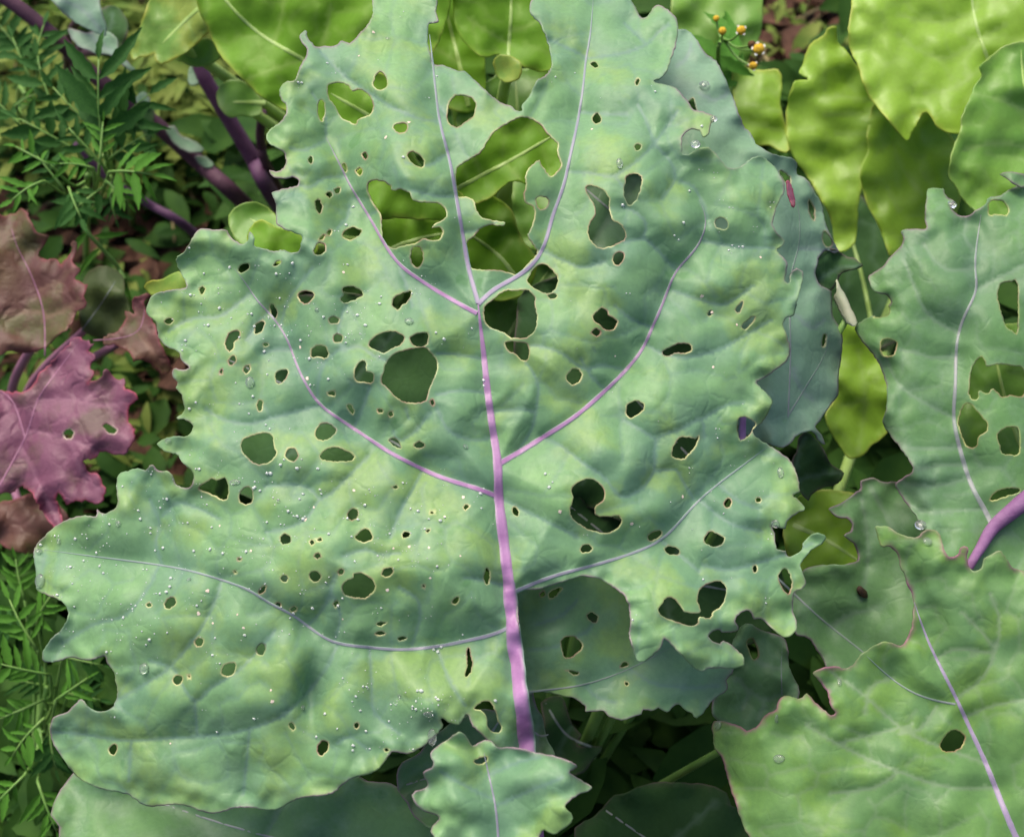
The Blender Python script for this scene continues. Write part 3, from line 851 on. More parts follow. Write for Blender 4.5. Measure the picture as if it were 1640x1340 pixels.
hole(2, 2, (890, 985), (920, 955), (975, 942), (980, 970), (940, 1000), (895, 1003))
hole(2, 2, (1003, 1055), (1040, 1045), (1095, 1065), (1090, 1092), (1045, 1098), (1010, 1080))
hole(2, 2, (450, 1055), (490, 1030), (528, 1055), (500, 1080), (460, 1082))
hole(2, 2, (1265, 990), (1300, 945), (1345, 960), (1395, 990), (1375, 1035), (1320, 1045), (1270, 1020))
hole(2, 2, (1395, 760), (1420, 725), (1440, 750), (1425, 785), (1400, 785))
hole(2, 2, (5, 800), (20, 785), (45, 825), (35, 845), (12, 830))
hole(2, 2, (1603, 738), (1620, 724), (1634, 740), (1616, 756))
hole(2, 2, (1490, 335), (1483, 260), (1488, 205), (1530, 192), (1570, 215), (1600, 240), (1565, 300), (1520, 345))
hole(2, 3, (975, 200), (1020, 150), (1060, 155), (1115, 215), (1130, 240), (1200, 255), (1240, 235), (1220, 170), (1235, 100), (1290, 60), (1370, 45), (1405, 90), (1395, 160), (1370, 210), (1325, 240), (1300, 285), (1235, 275), (1220, 320), (1180, 335), (1110, 320), (1000, 280), (965, 240))
hole(2, 0, (1100, 455), (1125, 465), (1170, 510), (1150, 518), (1115, 495))
hole(2, 2, (1580, 1180), (1600, 1165), (1610, 1200), (1590, 1215))
HOLES.append([(1247, 921), (1252, 939), (1262, 951), (1268, 942), (1268, 927), (1262, 914), (1255, 910)])

MR = [  # (line, width at start, width at end, name)
 ([(850, 1330), (846, 1250), (843, 1200), (838, 1150), (829, 1085), (820, 1000), (814, 930), (806, 860), (799, 800), (797, 740), (788, 680), (780, 620), (774, 560), (768, 510), (765, 480)], 36, 9, 'midrib'),
 ([(766, 486), (757, 455), (748, 420), (742, 380), (735, 340), (728, 300), (722, 265), (712, 225), (704, 195), (697, 140), (692, 90), (688, 56)], 10, 3),
 ([(766, 487), (790, 464), (820, 448), (845, 432), (864, 410), (875, 385), (885, 345), (895, 320), (905, 290), (912, 255), (920, 220), (928, 180), (935, 130), (938, 95), (945, 60), (950, 0)], 10, 3),
 ([(764, 502), (750, 495), (715, 475), (690, 460), (660, 440), (640, 425), (618, 395), (604, 370), (588, 342), (562, 300), (545, 265), (522, 220)], 10, 2.5),
 ([(798, 744), (812, 735), (835, 722), (870, 700), (920, 668), (970, 625), (1005, 590), (1030, 558), (1042, 530), (1060, 490), (1075, 450), (1085, 430), (1110, 405), (1125, 380), (1132, 350), (1120, 320)], 12, 2.5),
 ([(796, 795), (770, 784), (740, 775), (700, 762), (660, 743), (620, 722), (580, 695), (545, 672), (520, 655), (505, 640), (490, 615), (475, 585), (465, 555), (450, 525), (430, 500), (410, 480), (395, 455), (375, 430)], 11, 2.5),
 ([(818, 950), (860, 932), (900, 918), (940, 908), (1000, 890), (1050, 870), (1080, 845), (1115, 805), (1150, 775), (1190, 745), (1228, 716)], 8, 2.5),
 ([(820, 1002), (790, 1016), (750, 1025), (700, 1035), (640, 1040), (590, 1036), (540, 1030), (510, 1015), (470, 985), (430, 965), (400, 945), (360, 930), (310, 915), (260, 905), (200, 897), (130, 888), (70, 880)], 8, 2),
]
MINOR = [
 [(508, 650), (480, 658), (440, 668), (400, 678), (360, 672), (330, 655)],
 [(540, 1033), (525, 1065), (500, 1100), (460, 1140), (420, 1160), (360, 1175), (280, 1181), (200, 1185), (130, 1175), (85, 1172)],
 [(1035, 552), (1062, 566), (1100, 572), (1150, 560), (1188, 540), (1235, 512)], [(1127, 386), (1180, 395), (1240, 397)], [(1083, 433), (1050, 398), (1030, 383), (1000, 388)],
 [(1030, 384), (1034, 358), (1018, 340), (1000, 332)], [(1133, 350), (1125, 325), (1110, 300), (1090, 290)],
 [(936, 95), (970, 90), (1000, 85), (1036, 72)], [(940, 92), (910, 78), (883, 65)], [(915, 275), (950, 278), (980, 282), (1015, 262), (1048, 230), (1085, 178)], [(930, 180), (970, 183), (1003, 183)],
 [(1048, 230), (1035, 195), (1022, 168)], [(985, 284), (1000, 300)], [(1048, 230), (1075, 262), (1080, 290), (1060, 318)], [(1036, 72), (1018, 55), (1000, 38)], [(1036, 72), (1055, 52), (1070, 40)],
 [(870, 402), (905, 418), (935, 428), (968, 418)], [(1078, 465), (1115, 478), (1155, 488), (1175, 480), (1205, 458)], [(1045, 525), (1010, 510), (985, 490)], [(1000, 592), (965, 585), (935, 590), (900, 566), (870, 555), (850, 553)],
 [(970, 625), (945, 600), (930, 575)], [(870, 700), (900, 715), (935, 742), (965, 762), (996, 795), (1030, 780), (1048, 755)], [(1048, 755), (1082, 752), (1092, 768), (1112, 800)],
 [(1048, 755), (1052, 705), (1088, 688), (1122, 672), (1128, 700)], [(1052, 705), (1030, 690), (1000, 672)], [(1122, 672), (1165, 648), (1190, 645)], [(1120, 800), (1150, 825), (1180, 842), (1220, 850)],
 [(1060, 866), (1090, 890), (1120, 915)], [(1150, 775), (1180, 800), (1215, 815)], [(806, 800), (850, 822), (890, 842), (925, 860)], [(1125, 905), (1165, 912), (1200, 905), (1250, 890), (1300, 870)],
 [(590, 730), (560, 760), (530, 790), (512, 800), (490, 830), (460, 845), (425, 852)], [(512, 800), (495, 782), (470, 776), (425, 778)], [(675, 755), (660, 785), (640, 820), (625, 860)], [(640, 885), (610, 888), (585, 880), (550, 890)],
 [(690, 660), (665, 690), (640, 705), (630, 690)], [(568, 682), (582, 650), (592, 620)], [(650, 655), (655, 670)],
 [(548, 560), (575, 555), (600, 570), (620, 578)], [(552, 552), (520, 580), (510, 610), (508, 638)], [(468, 560), (440, 560), (420, 566)], [(450, 520), (460, 485), (480, 455), (500, 430)],
 [(548, 560), (542, 530), (550, 498), (556, 490)], [(400, 470), (355, 505), (320, 508), (295, 515), (270, 530)], [(430, 500), (410, 520), (395, 545)], [(640, 425), (650, 455), (660, 490)],
 [(702, 195), (670, 190), (635, 175), (600, 155), (570, 135), (540, 112), (512, 82)], [(718, 245), (685, 265), (650, 260)], [(732, 315), (700, 314), (660, 305)], [(700, 165), (715, 185)], [(552, 283), (520, 285), (495, 300), (465, 290)],
 [(522, 225), (490, 240), (465, 238)], [(522, 225), (520, 180), (500, 150)], [(590, 346), (610, 335)], [(745, 372), (770, 368), (795, 356)], [(540, 365), (555, 350), (560, 330)],
 [(780, 630), (740, 625), (700, 632)], [(782, 660), (830, 655), (858, 660)], [(775, 575), (735, 568), (700, 566)], [(858, 660), (862, 620), (850, 590), (842, 580)], [(790, 700), (760, 705), (720, 690), (700, 655)],
 [(830, 722), (850, 690), (858, 660)], [(815, 940), (780, 930), (745, 925)], [(535, 1030), (545, 985), (530, 945), (535, 920)], [(660, 1033), (672, 990), (668, 960), (640, 940)], [(495, 1000), (520, 970), (540, 920)],
 [(260, 905), (250, 870), (255, 835), (240, 800)], [(262, 825), (285, 805), (320, 815), (350, 830)], [(255, 905), (235, 945), (200, 985), (150, 1000), (100, 1030)], [(355, 930), (345, 960), (320, 1010), (275, 1065), (240, 1090), (190, 1120)],
 [(275, 1065), (310, 1120), (340, 1100), (380, 1075), (415, 1040), (440, 1010)], [(312, 1122), (316, 1178)], [(240, 1058), (275, 1067)], [(400, 1165), (395, 1220), (390, 1270)], [(210, 1185), (206, 1250)], [(592, 1040), (595, 1090), (600, 1140), (640, 1175)],
 [(540, 1190), (560, 1180), (590, 1200)], [(700, 1040), (720, 1090), (745, 1130)],
]
MINOR = [m for m in MINOR if len(m) > 1]

def main_shape(u, v):
    # the blade arches over its midrib, its tip falls away and its lower left lobes droop
    du = (u - 800) / 600.0
    h = -0.030 * du ** 2
    h -= 0.050 * np.clip((360 - v) / 400.0, 0, 2) ** 2
    h -= 0.016 * np.clip((v - 900) / 400.0, 0, 2) ** 2
    # the lower left quarter lifts towards the light, the fold at the upper left dips
    h += 0.010 * np.exp(-(((u - 330) / 230) ** 2 + ((v - 960) / 170) ** 2))
    h -= 0.014 * np.exp(-(((u - 560) / 60) ** 2 + ((v - 300) / 150) ** 2))
    h += 0.010 * np.exp(-(((u - 650) / 75) ** 2 + ((v - 250) / 140) ** 2))
    h += 0.008 * np.exp(-(((u - 1130) / 160) ** 2 + ((v - 300) / 160) ** 2))
    h -= 0.010 * np.exp(-(((u - 500) / 22) ** 2 + ((v - 1120) / 60) ** 2))
    return h

NMAIN = (0.02, -0.40, 0.92)
MR = [tuple(r) + (('vein',) if len(r) < 4 else ()) + ((M['rib'] if k in (0, 3, 4, 5) else M['rib_mid'] if k in (1, 2) else M['rib_pale']),) for k, r in enumerate(MR)]
mainL = Leaf(kale, main_outline, M['kale'], (780, 640, 0.60), NMAIN, HOLES, MR, MINOR, main_shape, step=5.0, pucker=0.0082, wave=0.0022, edge=0.0022,
             thick=0.0005, seed=11, net=66.0, label='large blue-green kale leaf eaten full of holes, purple midrib', nerve_w=62.0)

# ------------------------------------------------------------------ other leaves of the same kale plant
basal_holes = [T(2, 3, (325, 430), (385, 405), (430, 420), (465, 465), (430, 515), (360, 548), (335, 510)), T(2, 3, (495, 260), (530, 250), (565, 275), (555, 310), (530, 310), (505, 290)),
 T(2, 3, (370, 625), (410, 640), (440, 640), (430, 660), (395, 650)), T(2, 3, (712, 597), (740, 575), (767, 588), (735, 608)), T(2, 3, (738, 705), (758, 703), (768, 714), (752, 728)),
 T(2, 3, (185, 125), (210, 110), (217, 130), (195, 145)), T(2, 3, (240, 130), (270, 100), (330, 85), (310, 115), (260, 155))]
basal = Leaf(kale, [(826, 932), (860, 915), (920, 905), (980, 915), (1030, 940), (1050, 980), (1090, 1010), (1150, 1040), (1178, 1062), (1176, 1070), (1173, 1078), (1164, 1088), (1164, 1105), (1142, 1120), (1130, 1137), (1116, 1149),
 (1109, 1142), (1098, 1136), (1088, 1127), (1078, 1131), (1069, 1139), (1054, 1133), (1047, 1137), (1031, 1136), (1027, 1143), (1013, 1148), (995, 1153), (976, 1147), (966, 1138), (937, 1139), (938, 1132), (922, 1119), (900, 1114), (878, 1109),
 (857, 1107), (846, 1112), (836, 1100), (828, 1020)], M['kale'], (900, 1040, 0.612), (0.05, -0.42, 0.9), basal_holes,
 [([(842, 1108), (880, 1104), (930, 1097), (980, 1082), (1030, 1060), (1070, 1038)], 4, 1.5, 'vein', M['rib_grey'])],
 [[(1010, 1072), (1050, 1095), (1100, 1100), (1150, 1098)], [(940, 1100), (955, 1115), (985, 1125)], [(850, 1040), (890, 1035), (940, 1010), (955, 985)], [(860, 1000), (900, 985), (925, 960)]],
 shape=lambda u, v: -0.022 * np.clip((u - 1000) / 180, 0, 2) ** 2 + 0.006 * np.exp(-(((u - 900) / 50) ** 2 + ((v - 1020) / 60) ** 2)), step=6.0, pucker=0.004, wave=0.0012, edge=0.0015, seed=21, label='shaded basal lobe below the holed leaf')

back_holes = [T(3, 1, (405, 210), (440, 230), (465, 290), (435, 310), (405, 280)), T(3, 1, (395, 960), (405, 885), (425, 890), (415, 960)), T(3, 1, (310, 0), (345, 60), (345, 135), (315, 80)),
 T(3, 0, (115, 1040), (150, 1050), (190, 1090), (180, 1130), (140, 1090)), T(2, 0, (1150, 600), (1190, 560), (1200, 600), (1215, 640), (1180, 630))]
back = Leaf(kale, [(1075, 50), (1088, 47), (1103, 50), (1118, 66), (1130, 86), (1147, 98), (1159, 120), (1171, 149), (1186, 188), (1193, 205), (1203, 213), (1210, 230), (1220, 237), (1244, 249), (1269, 254), (1277, 266), (1276, 278),
 (1293, 288), (1305, 308), (1313, 320), (1318, 335), (1322, 357), (1332, 381), (1344, 403), (1338, 405), (1324, 401), (1313, 410), (1308, 428), (1307, 442), (1315, 457), (1327, 463), (1332, 467), (1334, 505), (1349, 535),
 (1349, 559), (1344, 596), (1342, 632), (1330, 649), (1313, 674), (1306, 683), (1316, 696), (1321, 711), (1312, 705), (1300, 690), (1278, 696), (1263, 712), (1240, 715), (1190, 690), (1130, 600), (1060, 400), (1030, 200), (1040, 90)],
 M['kale_back'], (1240, 420, 0.668), (0.22, -0.42, 0.88), back_holes,
 [([(1262, 668), (1266, 560), (1264, 470), (1270, 425), (1280, 392), (1279, 335), (1262, 290)], 4, 1.5, 'vein', M['rib_grey']), ([(1262, 666), (1290, 620), (1322, 566), (1330, 530)], 3, 1.2, 'vein', M['rib_grey']), ([(1189, 720), (1189, 690), (1190, 665), (1192, 630), (1200, 590)], 15, 10, 'midrib', M['rib'])],
 [[(1280, 398), (1310, 400), (1340, 402)], [(1275, 505), (1300, 525), (1320, 512)], [(1086, 105), (1100, 92), (1108, 70)], [(1120, 150), (1145, 160), (1165, 150)], [(1270, 590), (1280, 620), (1300, 640)]],
 shape=lambda u, v: -0.03 * np.clip((u - 1230) / 120, 0, 2) ** 2 - 0.05 * np.clip((300 - v) / 300, 0, 2) ** 2, step=7.0, pucker=0.005, wave=0.0025, edge=0.003, seed=31, label='bluish kale leaf half hidden behind the holed leaf')
flap = Leaf(kale, T(3, 0, (160, 1105), (185, 1110), (205, 1160), (215, 1210), (222, 1260), (210, 1285), (190, 1250), (172, 1190)), M['mustard'], (1266, 308, 0.655), (0.3, -0.4, 0.85), step=5.0, pucker=0.0, wave=0.0006, edge=0.0, seed=34, label='small reddish flap of torn leaf')
curl = Leaf(kale, T(3, 1, (340, 450), (380, 330), (500, 335), (560, 375), (600, 375), (640, 410), (667, 436), (600, 460), (530, 482), (505, 520), (470, 580), (430, 600), (380, 570), (345, 510)), M['kale_dark'], (1335, 440, 0.69), (0.45, -0.5, 0.74),
 [], [], [[(1315, 445), (1345, 430), (1378, 426)]], step=7.0, pucker=0.003, seed=33, label='dark curled lobe beside the pale dry leaf tip')
husk = Leaf(kale, T(3, 1, (490, 520), (512, 560), (560, 650), (600, 740), (627, 810), (595, 832), (540, 790), (480, 670), (473, 628), (492, 608)), M['husk'], (1355, 485, 0.685), (-0.5, -0.5, 0.7),
 step=6.0, pucker=0.0, wave=0.001, edge=0.0, seed=35, shape=lambda u, v: -0.004 * np.abs((u - 1350) * 0.87 - (v - 485) * 0.35) / 12.0, label='pale folded dry leaf tip')
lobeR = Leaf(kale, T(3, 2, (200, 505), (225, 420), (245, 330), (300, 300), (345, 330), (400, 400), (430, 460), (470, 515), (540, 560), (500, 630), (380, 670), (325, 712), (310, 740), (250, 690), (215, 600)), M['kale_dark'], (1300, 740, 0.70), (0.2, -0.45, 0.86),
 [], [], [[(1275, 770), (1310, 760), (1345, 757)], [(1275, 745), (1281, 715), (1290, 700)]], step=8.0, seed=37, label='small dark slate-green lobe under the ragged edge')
low = Leaf(kale, [(1190, 1000), (1225, 1010), (1254, 1020), (1262, 1040), (1263, 1062), (1270, 1082), (1280, 1102), (1275, 1125), (1245, 1135), (1225, 1170), (1195, 1185), (1170, 1165), (1148, 1150), (1140, 1135), (1150, 1100), (1165, 1050)], M['kale_right'], (1220, 1090, 0.67), (0.25, -0.35, 0.9),
 [T(2, 3, (1545, 440), (1580, 420), (1615, 480), (1620, 530), (1590, 555), (1560, 500))], [([(1255, 1180), (1252, 1110), (1251, 1060), (1253, 1030)], 3, 1.5, 'vein', M['rib_grey'])],
 [[(1252, 1110), (1225, 1120), (1200, 1105), (1180, 1085)], [(1251, 1070), (1225, 1065), (1205, 1050)], [(1225, 1120), (1215, 1150)], [(1200, 1105), (1190, 1135)]], step=7.0, pucker=0.006, seed=39, label='dark crinkled leaf in the shade')
under = []
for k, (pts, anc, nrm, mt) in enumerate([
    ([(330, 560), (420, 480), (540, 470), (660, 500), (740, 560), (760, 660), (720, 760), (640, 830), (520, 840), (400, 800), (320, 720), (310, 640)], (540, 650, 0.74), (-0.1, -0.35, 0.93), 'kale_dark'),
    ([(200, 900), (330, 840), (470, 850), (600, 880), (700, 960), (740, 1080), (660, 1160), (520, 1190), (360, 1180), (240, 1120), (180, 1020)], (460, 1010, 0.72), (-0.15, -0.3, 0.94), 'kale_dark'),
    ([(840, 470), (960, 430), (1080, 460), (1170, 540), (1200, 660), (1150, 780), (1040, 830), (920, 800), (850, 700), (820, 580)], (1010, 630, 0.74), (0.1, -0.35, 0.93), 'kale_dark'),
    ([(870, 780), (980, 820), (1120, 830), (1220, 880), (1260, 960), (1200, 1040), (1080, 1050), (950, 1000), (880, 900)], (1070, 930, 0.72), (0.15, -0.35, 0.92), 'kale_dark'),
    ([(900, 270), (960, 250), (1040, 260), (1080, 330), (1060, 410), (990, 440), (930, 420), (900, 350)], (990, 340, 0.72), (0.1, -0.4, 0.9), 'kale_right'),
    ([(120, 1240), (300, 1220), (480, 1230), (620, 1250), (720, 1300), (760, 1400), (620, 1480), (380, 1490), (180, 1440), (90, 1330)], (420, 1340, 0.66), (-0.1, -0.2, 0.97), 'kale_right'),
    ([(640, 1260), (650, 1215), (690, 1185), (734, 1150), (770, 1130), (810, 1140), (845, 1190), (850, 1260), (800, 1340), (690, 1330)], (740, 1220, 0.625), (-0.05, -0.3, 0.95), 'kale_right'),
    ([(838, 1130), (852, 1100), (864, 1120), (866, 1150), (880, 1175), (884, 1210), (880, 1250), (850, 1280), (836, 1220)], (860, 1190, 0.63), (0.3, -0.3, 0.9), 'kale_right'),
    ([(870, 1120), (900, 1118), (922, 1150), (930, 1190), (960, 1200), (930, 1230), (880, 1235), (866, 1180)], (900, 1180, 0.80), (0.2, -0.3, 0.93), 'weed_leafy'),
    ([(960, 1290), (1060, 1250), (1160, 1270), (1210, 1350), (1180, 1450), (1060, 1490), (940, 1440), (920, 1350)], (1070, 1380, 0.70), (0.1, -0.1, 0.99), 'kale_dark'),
    ([(600, 1420), (760, 1380), (940, 1400), (1060, 1480), (1060, 1650), (900, 1750), (680, 1720), (560, 1560)], (800, 1560, 0.63), (0.0, 0.0, 1.0), 'kale_right'),  # unseen leaf below the frame, added to block sky light from the front
    ([(1040, 1480), (1200, 1400), (1400, 1430), (1480, 1560), (1400, 1720), (1180, 1760), (1040, 1640)], (1250, 1570, 0.60), (0.1, 0.05, 0.99), 'kale_right'),  # second unseen leaf, added to keep front sky light off the dark gap
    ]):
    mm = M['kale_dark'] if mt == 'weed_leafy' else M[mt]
    c = np.array(pts, float)
    ctr = c.mean(0)
    rb = [([tuple(ctr + (c[0] - ctr) * 0.9), tuple(ctr), tuple(ctr + (c[len(c) // 2] - ctr) * 0.9)], 3, 5, 'midrib', M['rib_grey'])]
    mi = [[tuple(ctr), tuple(ctr + (c[len(c) // 4] - ctr) * 0.85)], [tuple(ctr), tuple(ctr + (c[3 * len(c) // 4] - ctr) * 0.85)]]
    # ragged margins
    poly = smooth_poly(pts, 26.0, True, 7.0, 60 + k)
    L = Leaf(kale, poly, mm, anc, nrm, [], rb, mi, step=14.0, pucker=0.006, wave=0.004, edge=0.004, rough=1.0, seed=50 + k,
             label='shaded kale leaf beneath the holed leaf; off-frame ones added to block sky light')
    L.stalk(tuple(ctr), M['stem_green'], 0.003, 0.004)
    under.append(L)
front = Leaf(kale, [(703, 1192), (720, 1181), (738, 1172), (748, 1180), (757, 1194), (766, 1190), (775, 1184), (788, 1187), (798, 1196), (822, 1197), (850, 1203), (880, 1208), (905, 1215), (925, 1227), (912, 1236), (930, 1248), (948, 1262), (926, 1272), (905, 1290), (918, 1310), (890, 1335), (868, 1330), (850, 1362), (800, 1372), (760, 1368), (735, 1350), (712, 1356), (690, 1330), (702, 1308), (676, 1296), (660, 1272), (684, 1258), (678, 1238), (694, 1226), (690, 1206)],
 M['kale'], (790, 1260, 0.555), (-0.05, -0.35, 0.93), [T(1, 3, (1390, 1225), (1430, 1200), (1475, 1195), (1470, 1230), (1420, 1240))], [([(800, 1380), (795, 1300), (785, 1250), (775, 1205)], 6, 2, 'midrib', M['rib_pale'])],
 [[(790, 1280), (740, 1255), (705, 1235)], [(793, 1290), (850, 1265), (900, 1245)], [(785, 1240), (830, 1220), (865, 1212)]], step=6.0, pucker=0.004, edge=0.003, seed=71, label='small pale young leaf in front of the purple midrib')
front.stalk((800, 1370), M['stem_green'], 0.004, 0.005)
# petiole and stalk down to the soil
pb = mainL.surf([(850, 1326)])[0]
sb = np.array(KALE_BASE)
c = curve3([mainL.surf([(846, 1240)])[0] - mainL.n * 0.004, pb - mainL.n * 0.002, pb + np.array([0.002, -0.035, -0.03]), np.array([0.012, -0.19, 0.20]), np.array([0.012, -0.12, 0.08]), sb + np.array([0, 0, -0.03])], 8)
vs, fs = tube_geom(c, np.linspace(0.0040, 0.011, len(c)), 12)
mesh_object('petiole', vs, fs, M['petiole'], kale, sb)
for L, uvp in ((back, (1240, 690)), (basal, (850, 1060)), (curl, (1320, 450)),  (husk, (1358, 500)), (lobeR, (1285, 750)), (low, (1250, 1150))):
    L.stalk(uvp, M['stem_green'], 0.0016, 0.003)

# ------------------------------------------------------------------ kale plant at the right
KR = tuple(ground_at(1700, 1150)[:2]) + (0.0,)
kale_r = thing('kale_plant', KR, 'green kale plant with toothed leaves and a thick violet stalk beside the lettuce', 'kale')
rh = [T(3, 1, (1550, 640), (1570, 550), (1640, 535), (1680, 560), (1680, 860), (1640, 855), (1600, 820), (1570, 720)),
 [(1553, 618), (1556, 591), (1569, 572), (1577, 578), (1580, 586), (1600, 583), (1620, 586), (1640, 592), (1640, 632), (1620, 632), (1605, 635), (1591, 622), (1581, 630), (1568, 625), (1566, 637), (1558, 640), (1552, 630)],
 T(3, 2, (1290, 210), (1330, 120), (1370, 110), (1420, 170), (1480, 240), (1470, 290), (1420, 330), (1410, 385), (1350, 390), (1320, 330), (1300, 270)),
 T(3, 2, (1550, 310), (1600, 265), (1640, 260), (1690, 280), (1690, 430), (1640, 445), (1580, 430), (1565, 380)), T(3, 2, (1500, 740), (1540, 685), (1640, 662), (1690, 670), (1690, 690), (1640, 705), (1560, 732)),
 T(3, 1, (780, 980), (790, 925), (840, 915), (885, 940), (870, 1010), (830, 1030), (790, 1020)), T(3, 1, (1492, 95), (1500, 15), (1560, 2), (1600, 25), (1618, 80), (1595, 100), (1540, 92)), T(3, 1, (738, 770), (770, 735), (830, 700), (835, 745), (800, 765))]
rightL = Leaf(kale_r, [(1486, 303), (1510, 302), (1515, 313), (1527, 322), (1524, 333), (1534, 344), (1549, 346), (1561, 338), (1578, 327), (1584, 316), (1600, 314), (1625, 300), (1665, 295), (1720, 350), (1760, 500), (1770, 700), (1740, 880), (1680, 990), (1620, 980), (1560, 965), (1520, 940), (1500, 900),
 (1488, 862), (1470, 830), (1457, 812), (1445, 796), (1434, 777), (1444, 768), (1462, 753), (1455, 735), (1440, 715), (1427, 700), (1413, 676), (1419, 656), (1420, 620), (1415, 603), (1408, 583), (1395, 564), (1381, 547), (1369, 527), (1376, 517), (1391, 508), (1408, 503),
 (1424, 489), (1426, 481), (1417, 472), (1399, 466), (1391, 444), (1400, 436), (1415, 425), (1427, 410), (1442, 395), (1447, 381), (1444, 369), (1464, 367), (1483, 366), (1481, 350), (1482, 330), (1484, 315)],
 M['kale_right'], (1530, 600, 0.67), (-0.08, -0.42, 0.9), rh,
 [([(1590, 845), (1583, 827), (1556, 778), (1537, 718), (1527, 669), (1530, 620), (1531, 564), (1535, 532), (1547, 500), (1565, 464), (1561, 430), (1564, 393), (1571, 344)], 10, 3, 'midrib', M['rib_grey'])],
 [[(1565, 464), (1610, 440), (1660, 415)], [(1534, 532), (1500, 515), (1478, 490), (1465, 460), (1450, 420), (1445, 390)], [(1527, 669), (1490, 650), (1450, 625), (1430, 600), (1420, 575)], [(1545, 745), (1510, 745), (1465, 753)], [(1537, 716), (1480, 718), (1440, 715)],
  [(1560, 430), (1520, 432), (1495, 415), (1480, 390)], [(1532, 570), (1490, 572), (1470, 565), (1440, 560)], [(1570, 815), (1490, 820), (1460, 810)], [(1548, 350), (1545, 380), (1560, 400)], [(1552, 765), (1500, 778), (1450, 775)]],
 shape=lambda u, v: -0.03 * ((u - 1545) / 150) ** 2 * 0.5 - 0.02 * np.clip((450 - v) / 150, 0, 2) ** 2, step=6.0, pucker=0.007, wave=0.002, edge=0.0025, seed=81, net=60.0, label='green kale leaf with toothed edge and grey-violet midrib')
leafB = Leaf(kale_r, [(1327, 815), (1345, 806), (1376, 785), (1380, 770), (1400, 766), (1418, 772), (1450, 780), (1520, 860), (1580, 960), (1560, 1040), (1480, 1060), (1420, 1075), (1360, 1085), (1330, 1075), (1312, 1045), (1296, 1022), (1276, 1016), (1268, 1000), (1266, 965), (1275, 940), (1285, 915), (1300, 906), (1330, 904), (1352, 903), (1374, 897),
 (1373, 883), (1368, 870), (1351, 858), (1363, 851), (1366, 840), (1356, 829), (1340, 827)], M['kale_right'], (1400, 930, 0.685), (0.05, -0.36, 0.93), [],
 [([(1240, 920), (1273, 952), (1320, 995), (1371, 1035), (1420, 1075)], 4, 3, 'vein', M['rib_grey'])],
 [[(1380, 800), (1388, 850), (1390, 900), (1380, 960)], [(1330, 1003), (1360, 985), (1400, 975)], [(1395, 780), (1430, 850), (1470, 930)]], step=8.0, pucker=0.006, wave=0.003, edge=0.003, seed=83, label='dark blue-green kale leaf behind the toothed one')
leafA = Leaf(kale_r, [(1402, 844), (1410, 842), (1422, 843), (1440, 854), (1459, 860), (1474, 858), (1481, 850), (1496, 848), (1504, 854), (1510, 869), (1515, 886), (1525, 893), (1534, 888), (1539, 876), (1550, 876), (1549, 893), (1552, 908), (1562, 914), (1572, 908), (1575, 896), (1586, 888), (1600, 881), (1610, 891), (1622, 908), (1650, 925), (1690, 1000),
 (1740, 1120), (1750, 1300), (1700, 1420), (1560, 1460), (1380, 1450), (1240, 1400), (1195, 1330), (1176, 1280), (1165, 1245), (1158, 1220), (1154, 1210), (1144, 1198), (1142, 1181), (1140, 1164), (1144, 1154), (1157, 1155), (1181, 1161), (1196, 1169), (1210, 1164), (1222, 1150), (1228, 1143), (1242, 1137), (1247, 1120), (1261, 1113), (1281, 1118),
 (1292, 1110), (1306, 1124), (1322, 1138), (1332, 1145), (1338, 1141), (1330, 1128), (1324, 1106), (1312, 1090), (1302, 1078), (1318, 1070), (1340, 1067), (1352, 1070), (1366, 1064), (1378, 1049), (1396, 1036), (1418, 1027), (1437, 1033), (1447, 1030), (1459, 1010), (1462, 993), (1463, 964), (1459, 947), (1452, 932), (1449, 920), (1443, 908), (1437, 888), (1425, 875), (1411, 874)],
 M['kale_pale'], (1480, 1120, 0.60), (-0.10, -0.42, 0.9), [T(3, 3, (1175, 1110), (1220, 1040), (1280, 1020), (1335, 1060), (1310, 1130), (1250, 1160), (1190, 1150))],
 [([(1640, 1370), (1610, 1300), (1578, 1220), (1561, 1183), (1530, 1115), (1488, 1030), (1464, 964)], 13, 3, 'midrib', M['rib_mid']), ([(1530, 1127), (1500, 1122), (1460, 1108), (1420, 1080), (1388, 1050)], 4, 2, 'vein', M['rib_grey'])],
 [[(1532, 1117), (1570, 1088), (1595, 1040), (1600, 990), (1585, 950)], [(1580, 1222), (1520, 1200), (1450, 1170), (1380, 1110), (1330, 1075)], [(1595, 1260), (1520, 1260), (1440, 1235), (1360, 1200), (1290, 1160)], [(1460, 1160), (1400, 1175), (1340, 1190)], [(1500, 1130), (1475, 1165), (1440, 1175)],
  [(1430, 1085), (1395, 1100), (1385, 1140)], [(1595, 1040), (1570, 1010), (1540, 980)], [(1545, 1148), (1590, 1130), (1640, 1120)], [(1440, 1235), (1400, 1260), (1330, 1270)], [(1500, 1055), (1530, 1040), (1590, 1045)]],
 shape=lambda u, v: -0.03 * np.clip((1300 - u) / 160, 0, 2) ** 2 + 0.006 * np.exp(-(((u - 1480) / 60) ** 2 + ((v - 900) / 60) ** 2)), step=6.0, pucker=0.006, wave=0.0022, edge=0.002, seed=85, net=58.0, margin_w=3.2, label='pale green kale leaf edged in purple in front of the others')
